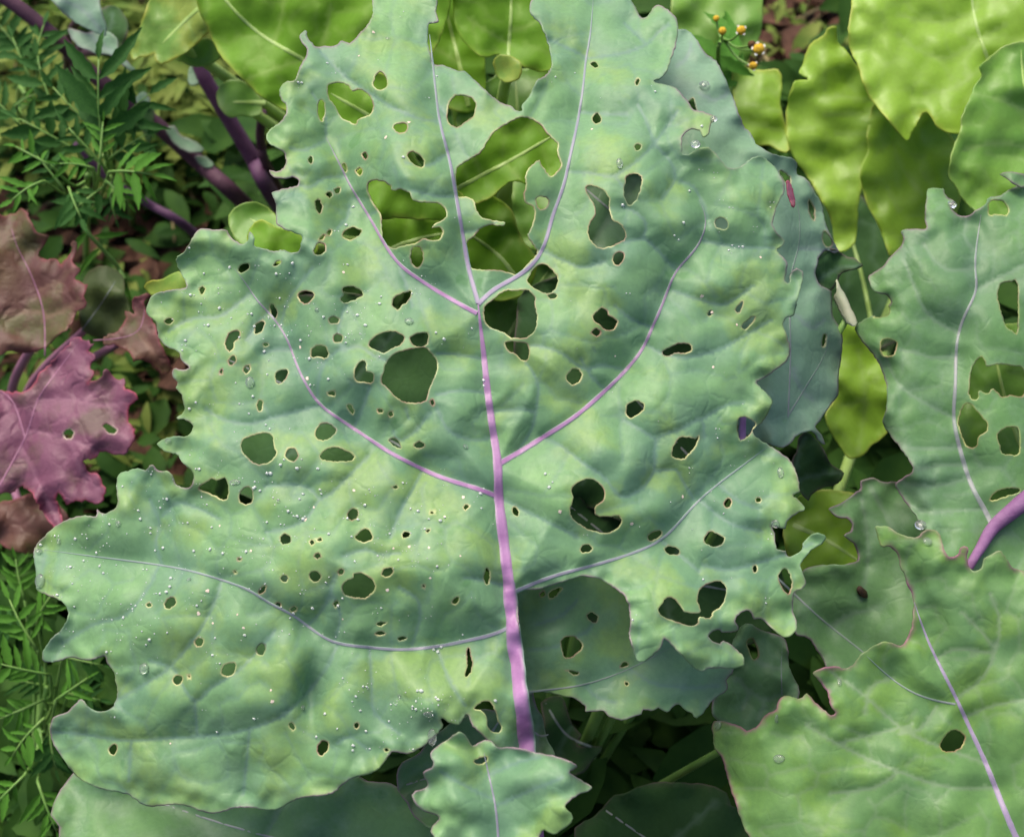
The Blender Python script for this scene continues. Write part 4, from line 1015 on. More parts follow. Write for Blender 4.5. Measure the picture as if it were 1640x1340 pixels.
# violet stalk passing behind the pale leaf
rs_ = rightL.surf([(1720, 735), (1660, 785), (1620, 818), (1588, 846), (1568, 878), (1548, 912)]) + rightL.n * 0.003
pp = [np.array([KR[0] + 0.03, KR[1], -0.03]), at(1860, 900, 0.85), at(1800, 740, 0.72)] + [q for q in rs_] + [at(1530, 960, 0.668), at(1560, 1080, 0.72), np.array([KR[0], KR[1], 0.05]), np.array(KR) + np.array([0, 0, -0.03])]
c = curve3(pp, 9)
vs, fs = tube_geom(c, [max(0.0021, 0.0040 - 0.0000 * i - 0.0021 * min(1, max(0, (i - 42) / 28.0))) + 0.006 * max(0, (i - 74) / 25.0) for i in range(len(c))], 12)
mesh_object('stalk', vs, fs, M['petiole'], kale_r, KR)
for L, uvp in ((leafB, (1470, 1010)), (leafA, (1640, 1370))):
    L.stalk(uvp, M['stem_bright'], 0.004, 0.006)
nub = Leaf(kale_r, T(3, 0, (1562, 1066), (1580, 1050), (1640, 1045), (1720, 1060), (1760, 1110), (1720, 1150), (1640, 1112), (1600, 1090)), M['kale_right'], (1620, 285, 0.70), (0, -0.4, 0.9), step=8.0, seed=87, pucker=0.001, label='small toothed leaf tip')
nub.stalk((1640, 288), M['stem_green'], 0.002, 0.004)

# ------------------------------------------------------------------ lettuces
def lettuce_leaf(plant, pts, anc, nrm, mat='lettuce', rib=None, minor=(), seed=1, step=9.0, wave=0.0025, holes=(), label=None, root=None):
    rb = [(rib, 9, 4, 'midrib', M['rib_lettuce'])] if rib else []
    L = Leaf(plant, pts, M[mat], anc, nrm, holes, rb, minor, step=step, pucker=0.005 if rib else 0.0035, net=(44.0 if step >= 8 else 0.0), wave=wave, edge=0.002, thick=0.0005, rough=0.8, seed=seed, wl=110.0, nerve_w=90.0, margin_w=2.6, label=label)
    r = root if root is not None else tuple(np.mean(np.array(pts, float), 0))
    L.stalk(r, M['rib_lettuce'], 0.003, 0.006)
    return L

LB = tuple(ground_at(760, 470)[:2]) + (0.0,)
let_c = thing('lettuce_plant', LB, 'bright yellow-green lettuce seen through the gaps of the holed kale leaf', 'lettuce')
lettuce_leaf(let_c, [(300, -60), (310, -20), (319, 20), (335, 50), (349, 83), (369, 108), (396, 135), (420, 157), (457, 177), (520, 200), (600, 185), (690, 90), (720, -20), (640, -80), (450, -100)], (480, 60, 0.80), (-0.15, -0.6, 0.78), 'lettuce_mid',
 rib=[(590, 170), (540, 130), (486, 96), (420, 57), (378, 20), (330, -40)], minor=[[(486, 96), (440, 110), (400, 125)], [(440, 68), (450, 30), (455, 0)], [(500, 104), (520, 60), (530, 10)]], seed=101, root=(600, 170))
lettuce_leaf(let_c, [(225, 40), (215, 65), (209, 86), (215, 98), (225, 91), (235, 92), (247, 86), (249, 98), (257, 104), (276, 96), (296, 86), (327, 59), (350, 30), (360, -20), (320, -50), (270, -40), (240, 0)], (275, 40, 0.86), (-0.2, -0.55, 0.8), 'lettuce_yellow',
 rib=[(345, -10), (300, 30), (260, 70)], minor=[[(300, 30), (310, 60)], [(290, 40), (255, 45)]], seed=103)
lettuce_leaf(let_c, [(283, 92), (320, 62), (345, 68), (353, 90), (335, 104), (310, 107), (292, 100)], (320, 88, 0.88), (0, -0.5, 0.86), 'lettuce_blue', seed=105)
lettuce_leaf(let_c, T(0, 0, (1335, 560), (1345, 520), (1380, 460), (1470, 440), (1560, 480), (1620, 560), (1640, 650), (1590, 685), (1500, 680), (1430, 692), (1370, 640)), (380, 160, 0.90), (0, -0.5, 0.86), 'lettuce_blue', rib=[(425, 165), (390, 164), (372, 164)], seed=107)
lettuce_leaf(let_c, [(366, 352), (372, 336), (388, 326), (405, 323), (425, 330), (450, 350), (480, 372), (500, 395), (475, 418), (440, 418), (400, 402), (375, 380)], (430, 370, 0.76), (-0.1, -0.4, 0.9), 'lettuce_blue', rib=[(480, 400), (440, 375), (400, 350)], seed=109)
lettuce_leaf(let_c, [(395, 385), (403, 362), (420, 352), (450, 366), (490, 375), (510, 400), (480, 425), (430, 420), (405, 410)], (450, 392, 0.735), (-0.1, -0.4, 0.9), 'lettuce_mid', seed=110)
lettuce_leaf(let_c, T(0, 1, (865, 570), (880, 545), (920, 530), (990, 520), (1040, 490), (1090, 470), (1160, 520), (1180, 590), (1100, 610), (1000, 610), (910, 625)), (270, 455, 0.74), (-0.2, -0.5, 0.84), 'lettuce_yellow', seed=111)
lettuce_leaf(let_c, [(735, -40), (726, 20), (735, 55), (752, 78), (775, 92), (800, 88), (812, 96), (840, 108), (868, 116), (890, 105), (905, 60), (890, -40), (810, -70)], (810, 40, 0.79), (0.05, -0.6, 0.8), 'lettuce_mid', rib=[(812, 150), (814, 90), (818, 30), (820, -40)], minor=[[(815, 70), (780, 50), (750, 30)], [(817, 50), (850, 40), (875, 15)]], seed=113)
lettuce_leaf(let_c, [(790, 100), (800, 88), (818, 90), (834, 100), (836, 118), (826, 130), (808, 132), (796, 122)], (815, 110, 0.74), (0.1, -0.5, 0.85), 'lettuce_yellow', seed=114, step=6.0)
lettuce_leaf(let_c, [(660, -40), (640, 40), (660, 110), (700, 160), (740, 180), (772, 170), (778, 120), (770, 40), (760, -40)], (710, 70, 0.83), (-0.15, -0.6, 0.78), 'lettuce_mid', rib=[(750, 170), (735, 100), (715, 20), (700, -40)], minor=[[(735, 100), (700, 80), (670, 60)]], seed=115)
lettuce_leaf(let_c, [(800, 120), (760, 150), (730, 190), (760, 240), (840, 260), (900, 230), (920, 160), (880, 110)], (830, 180, 0.83), (0.0, -0.5, 0.86), 'lettuce_blue', rib=[(830, 260), (830, 200), (826, 130)], seed=117)
lettuce_leaf(let_c, [(500, 120), (480, 170), (510, 220), (580, 240), (650, 220), (670, 170), (640, 130), (570, 110)], (575, 175, 0.755), (-0.05, -0.5, 0.86), 'lettuce_mid', rib=[(640, 220), (590, 185), (530, 150)], seed=119)
lettuce_leaf(let_c, [(700, 250), (735, 215), (800, 195), (870, 180), (915, 205), (910, 260), (868, 300), (820, 290), (780, 320), (730, 330), (690, 300)], (800, 255, 0.735), (0.05, -0.5, 0.86), 'lettuce_mid', rib=[(700, 320), (770, 282), (830, 250), (890, 215)], minor=[[(770, 282), (760, 250)], [(810, 260), (830, 285)]], seed=121)
lettuce_leaf(let_c, [(570, 280), (600, 270), (680, 290), (740, 310), (735, 350), (690, 352), (640, 350), (590, 345)], (650, 318, 0.715), (-0.05, -0.55, 0.83), 'lettuce_mid', seed=123)
lettuce_leaf(let_c, [(590, 330), (640, 345), (700, 350), (730, 362), (740, 400), (690, 430), (620, 425), (580, 390)], (660, 380, 0.74), (0.0, -0.6, 0.8), 'lettuce_mid', rib=[(600, 410), (660, 385), (720, 372)], seed=125)
lettuce_leaf(let_c, [(720, 320), (770, 310), (815, 330), (835, 380), (860, 420), (840, 470), (780, 480), (720, 450), (700, 390)], (780, 400, 0.76), (0.0, -0.5, 0.86), 'lettuce_mid', rib=[(840, 465), (800, 410), (745, 370)], minor=[[(800, 410), (820, 385)]], seed=127)
lettuce_leaf(let_c, [(770, 460), (820, 440), (880, 400), (910, 430), (900, 490), (860, 560), (800, 590), (760, 540)], (840, 490, 0.78), (0.05, -0.5, 0.86), 'lettuce_blue', rib=[(790, 580), (830, 510), (880, 430)], seed=129)
lettuce_leaf(let_c, [(830, 270), (870, 255), (920, 280), (920, 340), (880, 400), (840, 390), (820, 330)], (865, 330, 0.80), (0.05, -0.5, 0.86), 'lettuce_blue', seed=131)
# pale bolting stalk of that lettuce
c = curve3([at(822, -60, 0.86), at(815, 60, 0.845), at(812, 180, 0.85), at(815, 330, 0.87), np.array(LB) + np.array([0, 0, -0.03])], 8)
vs, fs = tube_geom(c, np.linspace(0.005, 0.009, len(c)), 10)
mesh_object('flower_stalk', vs, fs, M['rib_lettuce'], let_c, LB)

lettuce_leaf(let_c, [(1075, 30), (1090, -40), (1150, -60), (1215, -40), (1222, 20), (1216, 60), (1196, 100), (1182, 140), (1176, 190), (1160, 200), (1140, 150), (1110, 90)], (1150, 60, 0.90), (0.1, -0.5, 0.85), 'lettuce_blue', minor=[[(1165, 190), (1170, 100), (1180, 20)], [(1170, 100), (1130, 70)], [(1174, 70), (1205, 50)]], seed=133)
LR = tuple(ground_at(1480, 380)[:2]) + (0.0,)
let_r = thing('lettuce_plant', LR, 'large glossy yellow-green lettuce with broad upright leaves behind the toothed kale', 'lettuce')
lettuce_leaf(let_r, [(1372, -60), (1366, -20), (1362, 20), (1358, 57), (1362, 82), (1374, 106), (1382, 135), (1396, 161), (1415, 184), (1440, 213), (1453, 226), (1463, 208), (1483, 180), (1510, 210), (1570, 210), (1640, 160), (1700, 60), (1700, -60), (1550, -100)], (1490, 80, 0.79), (-0.12, -0.42, 0.9),
 rib=[(1610, 170), (1596, 130), (1581, 93), (1566, 49), (1559, 20), (1552, -60)], minor=[[(1570, 60), (1520, 92), (1470, 80), (1440, 55)], [(1560, 22), (1500, 35), (1440, 25)], [(1584, 98), (1530, 140), (1480, 150)], [(1572, 60), (1610, 40)]], seed=141, wave=0.002, root=(1600, 150))
lettuce_leaf(let_r, [(1325, 47), (1339, 42), (1342, 66), (1357, 83), (1376, 110), (1400, 140), (1412, 176), (1400, 210), (1395, 240), (1396, 252), (1384, 264), (1382, 288), (1375, 330), (1368, 390), (1340, 400), (1330, 350), (1313, 318), (1295, 286), (1278, 264), (1266, 240), (1259, 210), (1259, 178), (1266, 147), (1274, 130), (1296, 127), (1281, 117), (1286, 100), (1298, 71), (1322, 54)],
 (1330, 190, 0.83), (-0.15, -0.6, 0.78), minor=[[(1340, 152), (1375, 158), (1400, 160)], [(1320, 185), (1370, 182), (1405, 174)], [(1340, 215), (1385, 214), (1398, 212)], [(1300, 150), (1320, 158), (1345, 156)]], seed=143, wave=0.003)
lettuce_leaf(let_r, [(1402, 165), (1388, 210), (1390, 240), (1380, 262), (1378, 285), (1386, 320), (1400, 347), (1415, 383), (1427, 412), (1450, 405), (1500, 410), (1530, 350), (1540, 300), (1530, 230), (1490, 180), (1440, 170)], (1450, 280, 0.825), (0.05, -0.55, 0.82), minor=[[(1432, 232), (1440, 260), (1455, 285), (1475, 310)], [(1420, 300), (1440, 340)]], seed=145)
lettuce_leaf(let_r, [(1640, 66), (1610, 73), (1586, 91), (1569, 108), (1574, 120), (1561, 137), (1549, 166), (1539, 191), (1537, 210), (1525, 240), (1522, 264), (1520, 283), (1532, 300), (1545, 322), (1580, 345), (1660, 350), (1740, 300), (1740, 100), (1700, 60)], (1600, 200, 0.745), (0.12, -0.5, 0.85), 'lettuce_blue', rib=[(1680, 360), (1660, 240), (1640, 130), (1635, 80)], minor=[[(1660, 240), (1600, 230), (1545, 240)], [(1650, 180), (1600, 160), (1560, 150)]], seed=147)
lettuce_leaf(let_r, [(1175, 110), (1215, 112), (1245, 112), (1252, 130), (1250, 166), (1257, 200), (1264, 240), (1250, 242), (1232, 233), (1205, 235), (1185, 215), (1175, 160)], (1215, 170, 0.87), (-0.2, -0.55, 0.8), 'lettuce', minor=[[(1195, 130), (1245, 150)], [(1195, 165), (1250, 178)], [(1195, 195), (1255, 210)]], seed=149, root=(1240, 225))
lettuce_leaf(let_r, [(1345, 520), (1369, 520), (1385, 545), (1400, 565), (1425, 600), (1430, 640), (1422, 690), (1395, 715), (1385, 728), (1362, 734), (1345, 715), (1330, 690), (1322, 665), (1335, 640), (1338, 600), (1340, 560)], (1375, 630, 0.76), (0.05, -0.45, 0.88), minor=[[(1375, 725), (1385, 640), (1375, 560)], [(1385, 640), (1345, 650)], [(1383, 620), (1415, 600)]], seed=151)
lettuce_leaf(let_r, [(1255, 840), (1280, 795), (1310, 785), (1345, 785), (1385, 800), (1395, 850), (1390, 910), (1330, 925), (1285, 915), (1262, 890)], (1320, 850, 0.76), (0.0, -0.4, 0.9), rib=[(1270, 840), (1330, 868), (1385, 905)], seed=153)
lettuce_leaf(let_r, [(1300, 300), (1350, 300), (1410, 340), (1450, 430), (1450, 530), (1390, 560), (1330, 540), (1300, 470), (1290, 380)], (1375, 430, 0.97), (-0.3, -0.3, 0.9), 'kale_dark', rib=[(1400, 540), (1380, 440), (1350, 340)], seed=155)  # innermost leaf in near-black green: the plant's inner shade put into its colour
lettuce_leaf(let_r, [(1540, 540), (1590, 520), (1680, 540), (1700, 720), (1620, 740), (1550, 720), (1530, 640)], (1610, 630, 0.74), (0.0, -0.4, 0.9), 'lettuce_blue', rib=[(1640, 730), (1610, 640), (1590, 550)], seed=157)
c = curve3([at(1500, 200, 0.86), at(1490, 330, 0.88), np.array(LR) + np.array([0, 0, -0.03])], 8)
vs, fs = tube_geom(c, np.linspace(0.008, 0.014, len(c)), 10)
mesh_object('stalk', vs, fs, M['rib_lettuce'], let_r, LR)

# ------------------------------------------------------------------ red mustard at the left
MB_ = tuple(ground_at(10, 720)[:2]) + (0.0,)
mus = thing('red_mustard_plant', MB_, 'dusky red-purple mustard plant with frilled leaves at the bed edge', 'mustard')
r1 = Leaf(mus, [(115, 544), (127, 540), (149, 552), (141, 562), (154, 572), (144, 583), (149, 600), (142, 610), (157, 608), (166, 596), (176, 592), (183, 605), (200, 607), (198, 619), (215, 630), (220, 640), (208, 647), (203, 669), (215, 688), (215, 703), (205, 718), (196, 730), (176, 725), (164, 722), (156, 730), (146, 738), (135, 735), (137, 752),
 (157, 761), (166, 776), (168, 793), (157, 805), (137, 803), (118, 803), (105, 808), (96, 791), (89, 800), (100, 830), (88, 846), (69, 820), (54, 796), (35, 779), (12, 790), (-20, 780), (-40, 700), (-20, 630), (20, 628), (45, 625), (60, 600), (80, 585), (95, 565)], M['mustard'], (100, 690, 0.80), (-0.1, -0.42, 0.9),
 [T(0, 2, (595, 250), (620, 238), (670, 260), (685, 290), (650, 305), (610, 280)), T(0, 2, (335, 300), (370, 270), (400, 290), (390, 330), (355, 335))], [([(-30, 830), (20, 740), (45, 690), (60, 640), (95, 590), (125, 550)], 4, 1.5, 'midrib', M['rib_mustard']), ([(40, 700), (20, 640), (-10, 620)], 3, 2, 'vein', M['rib_mustard'])],
 [[(48, 690), (100, 700), (150, 720)], [(35, 715), (60, 770), (90, 830)], [(62, 640), (110, 640), (170, 650), (205, 640)], [(85, 600), (70, 570)], [(110, 702), (130, 750), (160, 785)], [(130, 643), (160, 620)]], step=7.0, pucker=0.006, wave=0.002, edge=0.004, seed=201, rough=2.4, label='frilled pinkish-purple leaf with a white-rimmed hole')
r2 = Leaf(mus, [(10, 345), (35, 335), (44, 342), (50, 360), (57, 371), (76, 378), (66, 396), (64, 413), (91, 417), (100, 423), (112, 405), (116, 385), (124, 395), (115, 417), (130, 434), (118, 447), (139, 457), (135, 476), (137, 491), (122, 500), (118, 513), (100, 532), (78, 552), (57, 564), (20, 564), (-30, 560), (-40, 450), (-20, 340)], M['mustard_brown'], (60, 450, 0.84), (-0.1, -0.42, 0.9), [],
 [([(72, 570), (70, 500), (50, 440), (25, 390), (15, 350)], 2.5, 1, 'midrib', M['rib_mustard'])], [[(70, 500), (20, 500), (-20, 505)], [(62, 465), (95, 450), (115, 430)], [(70, 510), (105, 495), (130, 480)]], step=8.0, pucker=0.005, wave=0.002, edge=0.004, seed=203, rough=2.4, label='bronze and red toothed leaf')
r3 = Leaf(mus, [(240, 471), (230, 482), (235, 500), (249, 520), (254, 540), (264, 564), (276, 588), (264, 600), (249, 591), (235, 578), (215, 578), (205, 564), (186, 554), (164, 549), (166, 540), (186, 532), (200, 515), (200, 498), (213, 503), (212, 480), (228, 472)], M['mustard_brown'], (225, 535, 0.83), (0, -0.42, 0.9), [], [([(150, 545), (190, 542), (225, 530), (232, 490)], 2, 1, 'midrib', M['rib_mustard'])], [[(220, 532), (250, 570)]], step=8.0, pucker=0.003, edge=0.003, seed=205, rough=2.4, label='brownish red leaf tucked behind the kale edge')
r4 = Leaf(mus, [(138, 440), (165, 425), (195, 440), (200, 470), (208, 500), (200, 525), (160, 540), (130, 525), (128, 480)], M['olive'], (165, 480, 0.86), (0, -0.45, 0.88), [], [([(130, 530), (160, 490), (185, 450)], 3, 1.5, 'midrib', M['rib_grey'])], [], step=9.0, seed=207, label='dull olive leaf')
r5 = Leaf(mus, [(20, 800), (60, 790), (100, 815), (110, 850), (80, 880), (30, 885), (-10, 860), (-10, 810)], M['mustard_brown'], (50, 840, 0.90), (0, -0.3, 0.95), [], [], [], step=9.0, seed=209, rough=1.5, label='low brownish leaf')
for L, uvp in ((r1, (20, 740)), (r2, (68, 520)), (r3, (190, 545)), (r4, (150, 510)), (r5, (40, 840))):
    L.stalk(uvp, M['rib_mustard'], 0.0025, 0.004)

# ------------------------------------------------------------------ leaning purple stems at the upper left
def stem_plant(pts, r0, r1, label, leaves, mat, knots=()):
    base = pts[-1]
    p = thing('bolted_kale_plant', (float(base[0]), float(base[1]), 0.0), label, 'kale', None)
    c = curve3(pts[:-1] + [np.array([base[0], base[1], -0.04])], 10)
    rr = [r0 + (r1 - r0) * i / len(c) for i in range(len(c))]
    vs, fs = tube_geom(c, rr, 12)
    mesh_object('stem', vs, fs, M[mat], p, (base[0], base[1], 0))
    for k, (poly, anc, nrm, mt) in enumerate(leaves):
        Leaf(p, poly, M[mt], anc, nrm, step=8.0, pucker=0.0, wave=0.001, edge=0.001, seed=300 + k)
    return p
stem_plant([at(-80, -60, 0.92), at(20, 5, 0.93), at(90, 62, 0.94), at(150, 120, 0.955), at(245, 195, 0.97), at(320, 262, 0.985), at(395, 330, 1.0), ground_at(520, 420)], 0.0046, 0.0060, 'bolted kale with thick dark purple stem and small grey-green leaflets leaning across the weeds',
 [(T(0, 0, (1005, 770), (1060, 745), (1100, 800), (1180, 840), (1260, 895), (1210, 925), (1120, 905), (1050, 850)), (295, 225, 0.968), (0.1, -0.5, 0.86), 'kale_back'),
  (T(0, 0, (1200, 940), (1270, 950), (1320, 1000), (1290, 1025), (1230, 1000)), (330, 262, 0.975), (0.1, -0.5, 0.86), 'kale_back'),
  (T(0, 0, (800, 570), (860, 520), (905, 570), (890, 610), (840, 610)), (228, 160, 0.95), (0.1, -0.5, 0.86), 'kale_back'),
  (T(0, 0, (840, 640), (900, 600), (935, 660), (920, 760), (900, 860), (860, 800), (840, 720)), (238, 195, 0.955), (0.1, -0.5, 0.86), 'kale_dark')], 'stem')
stem_plant([at(300, 40, 0.93), at(322, 112, 0.94), at(345, 155, 0.95), at(375, 205, 0.965), at(405, 255, 0.98), at(440, 320, 1.0), ground_at(540, 430)], 0.0048, 0.0060, 'bolted kale with a violet stem rising past the round lettuce leaf',
 [(T(0, 0, (1170, 350), (1240, 330), (1260, 400), (1230, 470), (1170, 480), (1150, 420)), (312, 122, 0.945), (0, -0.5, 0.86), 'kale_back')], 'stem_bright')
stem_plant([at(120, 230, 0.98), at(180, 290, 1.0), at(240, 328, 1.02), at(310, 372, 1.04), ground_at(420, 440)], 0.0028, 0.0034, 'bolted kale reduced to a thin purple stem low over the soil under the marigold foliage', [], 'stem_bright')
stem_plant([at(420, 180, 0.93), at(418, 230, 0.96), at(440, 290, 1.0), ground_at(520, 400)], 0.0030, 0.0036, 'bolted kale with a short dusky stem touching the jagged kale edge', [], 'stem')
GL = tuple(ground_at(110, 150)[:2]) + (0.0,)
kale_l = thing('kale_plant', GL, 'grey-green kale leaves hanging over the marigold foliage', 'kale')
for k, (pp_, an) in enumerate((([(60, -40), (75, -10), (105, 25), (130, 42), (150, 52), (168, 58), (170, 38), (160, 10), (150, -40)], (120, 10, 0.86)), ([(110, 45), (135, 52), (168, 50), (186, 62), (190, 80), (205, 100), (221, 114), (205, 112), (178, 90), (150, 85), (120, 70)], (165, 75, 0.90)), ([(150, 20), (185, 10), (205, 40), (195, 75), (170, 70), (155, 45)], (178, 45, 0.93)))):
    L = Leaf(kale_l, pp_, M['kale_back' if k < 2 else 'kale_dark'], an, (0.1 - 0.2 * k, -0.5, 0.85), step=8.0, pucker=0.002, wave=0.0015, edge=0.002, seed=320 + k, minor=[[tuple(np.mean(pp_[:3], 0)), tuple(np.mean(pp_, 0)), tuple(np.mean(pp_[4:7], 0))]])
    L.stalk(tuple(np.mean(pp_, 0)), M['stem'], 0.0025, 0.004)

# ------------------------------------------------------------------ marigolds: feathery pinnate leaves
def leaflet_mesh(name, mat, width=0.26, teeth=True, bend=0.0, droop=0.10):
    n = 8
    vs, fs = [], []
    for i in range(n + 1):
        t = i / n
        w = width * math.sin(math.pi * (t ** 0.8)) ** 0.8 * (1 if not teeth or i % 2 == 0 else 0.74) if 0 < i < n else 0.012
        z = -droop * t * t; b_ = bend * t * t
        vs += [(t, b_ - w, z + w * 0.30), (t, b_ - w * 0.5, z + w * 0.08), (t, b_, z - 0.015), (t, b_ + w * 0.5, z + w * 0.08), (t, b_ + w, z + w * 0.30)]
    for i in range(n):
        for k in range(4):
            a = i * 5 + k
            fs.append((a, a + 1, a + 6, a + 5))
    o = mesh_object(name, vs, fs, mat)
    me = o.data
    bpy.data.objects.remove(o)
    return me

LM = {}
for nm_, w_ in (('fern', 0.14), ('fern_bright', 0.125), ('weed', 0.17)):
    LM[nm_] = [leaflet_mesh('leaflet', M[nm_], w_ * q, True, bd, dr) for q, bd, dr in ((1.0, 0.0, 0.10), (0.8, 0.16, 0.28), (1.2, -0.14, 0.02), (0.9, -0.08, 0.45))]

def basis(x, nrm):
    x = Vector(x).normalized()
    z = Vector(nrm)
    z = (z - x * z.dot(x)).normalized()
    return x, z.cross(x), z

def pinnate(plant, base, tip, nrm, pairs, mat, leng=0.5, rng=random, taper=0.5):
    """one divided leaf: rachis with paired leaflets, from base to tip in world space"""
    b, t = Vector(base), Vector(tip)
    L = (t - b).length
    pairs = max(3, pairs - 1); leng *= 1.4
    ori = Vector(plant.location)
    x, y, z = basis(t - b, nrm)
    pts = [b + (t - b) * s + z * (0.10 * L * math.sin(math.pi * s)) for s in np.linspace(0, 1, 7)]
    vs, fs = tube_geom(pts, np.linspace(0.0009, 0.0004, 7), 5)
    leaf = mesh_object('leaf', vs, fs, M['stem_green'], plant, ori)
    for k in range(pairs + 1):
        s = 0.22 + 0.78 * k / pairs
        p = b + (t - b) * s + z * (0.10 * L * math.sin(math.pi * s))
        sides = (1, -1) if k < pairs else (0,)
        for sd in sides:
            ll = L * leng * (1 - taper * abs(s - 0.45)) * rng.uniform(0.65, 1.2) * (0.85 if sd == 0 else 1)
            ang = math.radians(rng.uniform(34, 68)) * sd
            d = x * math.cos(ang) + y * math.sin(ang) + z * rng.uniform(-0.4, 0.3)
            ax, ay, az = basis(d, z + Vector((rng.uniform(-.3, .3), rng.uniform(-.3, .3), 0)))
            m = Matrix((ax, ay, az)).transposed().to_4x4() @ Matrix.Diagonal((ll, ll * rng.uniform(0.9, 1.3), ll, 1))
            m.translation = p - ori
            o = bpy.data.objects.new('leaflet', LM[mat][rng.randrange(4)])
            COL.objects.link(o)
            o.parent = leaf
            o.matrix_local = m
    return leaf

def plant_stem(plant, pts, r0, r1, mat='stem_green', name='stem', sides=7):
    c = curve3(pts, 7)
    vs, fs = tube_geom(c, np.linspace(r0, r1, len(c)), sides)
    return mesh_object(name, vs, fs, M[mat], plant, np.array(plant.location))

rg = random.Random(12)
def marigold(gpx, label, leaves, stem_top):
    g = ground_at(*gpx)
    p = thing('marigold_plant', (float(g[0]), float(g[1]), 0.0), label, 'marigold')
    top = at(*stem_top)
    plant_stem(p, [top, top * 0.5 + np.array([g[0], g[1], 0]) * 0.5 + np.array([0.01, 0, 0.02]), np.array([g[0], g[1], -0.04])], 0.0016, 0.003)
    for (b, t, pairs, mt, lg) in leaves:
        pb_, pt_ = at(*b), at(*t)
        nrm = (rg.uniform(-.3, .3), -0.45 + rg.uniform(-.2, .2), 0.85)
        pinnate(p, pb_, pt_, nrm, pairs, mt, lg, rg)
        # short stalk to the main stem
        k = rg.uniform(0.05, 0.5)
        j = top * (1 - k) + np.array([g[0], g[1], 0]) * k
        plant_stem(p, [pb_, (pb_ + j) / 2 + np.array([0, 0, -0.01]), j], 0.0009, 0.0011, name='leaf_stalk', sides=5)
    return p

marigold((200, 330), 'dark green marigold with feathery divided leaves in front of the purple stem', [
    ((168, 250, .84), (158, 95, .82), 5, 'fern', 0.52), ((170, 225, .85), (240, 150, .84), 4, 'fern', 0.45), ((160, 215, .86), (85, 140, .85), 5, 'fern', 0.45),
    ((165, 265, .84), (110, 205, .83), 4, 'fern', 0.5), ((170, 260, .85), (235, 215, .84), 4, 'fern', 0.5), ((120, 240, .88), (30, 190, .87), 5, 'fern', 0.45), ((90, 180, .90), (60, 90, .90), 4, 'fern', 0.45),
    ((165, 300, .85), (115, 340, .84), 4, 'fern', 0.5), ((175, 310, .86), (185, 350, .86), 3, 'fern', 0.6)], (166, 250, .86))
marigold((120, 400), 'bright green marigold sprig with narrow leaflets below the dark one', [
    ((175, 275, .82), (245, 280, .81), 5, 'fern_bright', 0.52), ((160, 260, .82), (165, 195, .82), 3, 'fern_bright', 0.45), ((150, 270, .82), (95, 262, .81), 4, 'fern_bright', 0.45), ((80, 265, .83), (25, 235, .83), 4, 'fern_bright', 0.5),
    ((70, 290, .83), (20, 320, .82), 4, 'fern_bright', 0.55), ((170, 290, .83), (205, 325, .83), 3, 'fern_bright', 0.5), ((100, 300, .84), (60, 250, .84), 4, 'fern', 0.5), ((110, 300, .84), (130, 350, .83), 4, 'fern', 0.5)], (140, 280, .84))
marigold((10, 200), 'marigold foliage growing at the bed edge above the red mustard', [
    ((50, 130, .92), (20, 60, .92), 4, 'fern', 0.5), ((60, 120, .93), (70, 40, .93), 4, 'fern', 0.5), ((30, 200, .92), (-20, 150, .92), 4, 'fern', 0.5), ((25, 170, .91), (60, 150, .91), 4, 'fern_bright', 0.45), ((40, 90, .95), (-10, 30, .95), 4, 'fern', 0.5)], (40, 150, .94))
marigold((20, 1330), 'feathery bright green marigold tuft beside the drooping kale lobe', [
    ((60, 1040, .80), (15, 960, .80), 5, 'fern_bright', 0.5), ((80, 1080, .80), (-10, 1060, .79), 6, 'fern_bright', 0.45), ((70, 1120, .81), (0, 1150, .80), 6, 'fern_bright', 0.45), ((90, 1120, .80), (140, 1085, .80), 4, 'fern_bright', 0.5),
    ((60, 1000, .81), (80, 955, .80), 4, 'fern_bright', 0.5), ((40, 960, .82), (25, 895, .82), 5, 'fern_bright', 0.5), ((70, 1150, .80), (20, 1210, .80), 5, 'fern_bright', 0.5), ((80, 1160, .81), (90, 1230, .81), 5, 'fern', 0.5), ((100, 1050, .82), (165, 1065, .82), 4, 'fern', 0.5),
    ((90, 1100, .84), (30, 1090, .83), 5, 'fern', 0.5), ((110, 1110, .84), (160, 1120, .83), 4, 'fern', 0.5), ((40, 1240, .80), (-20, 1300, .80), 5, 'fern_bright', 0.5), ((60, 1250, .80), (90, 1330, .80), 5, 'fern_bright', 0.5), ((50, 1010, .84), (-20, 1000, .84), 5, 'fern', 0.5)], (75, 1100, .83))
# a loose bright sprig hanging in front of the soil
sp = ground_at(215, 520)
sprig = thing('weed_sprig', (float(sp[0]), float(sp[1]), 0.0), 'slender light green weed stem with narrow leaves arching over the soil', 'weed')
plant_stem(sprig, [at(128, 330, .86), at(140, 370, .86), at(165, 400, .87), at(190, 430, .88), at(205, 470, .90), sp + np.array([0, 0, -0.03])], 0.0012, 0.0016)
for b, t in (((140, 372, .86), (92, 418, .86)), ((160, 398, .865), (118, 432, .86)), ((150, 378, .865), (205, 378, .87)), ((188, 428, .88), (198, 480, .87)), ((132, 345, .86), (160, 330, .86))):
    pb_, pt_ = Vector(at(*b)), Vector(at(*t))
    x, y, z = basis(pt_ - pb_, (0, -0.5, 0.85))
    L = (pt_ - pb_).length
    m = Matrix((x, y, z)).transposed().to_4x4() @ Matrix.Diagonal((L, L * 1.05, L, 1))
    m.translation = pb_ - Vector(sprig.location)
    o = bpy.data.objects.new('leaf', LM['fern_bright'][1]); COL.objects.link(o); o.parent = sprig; o.matrix_local = m

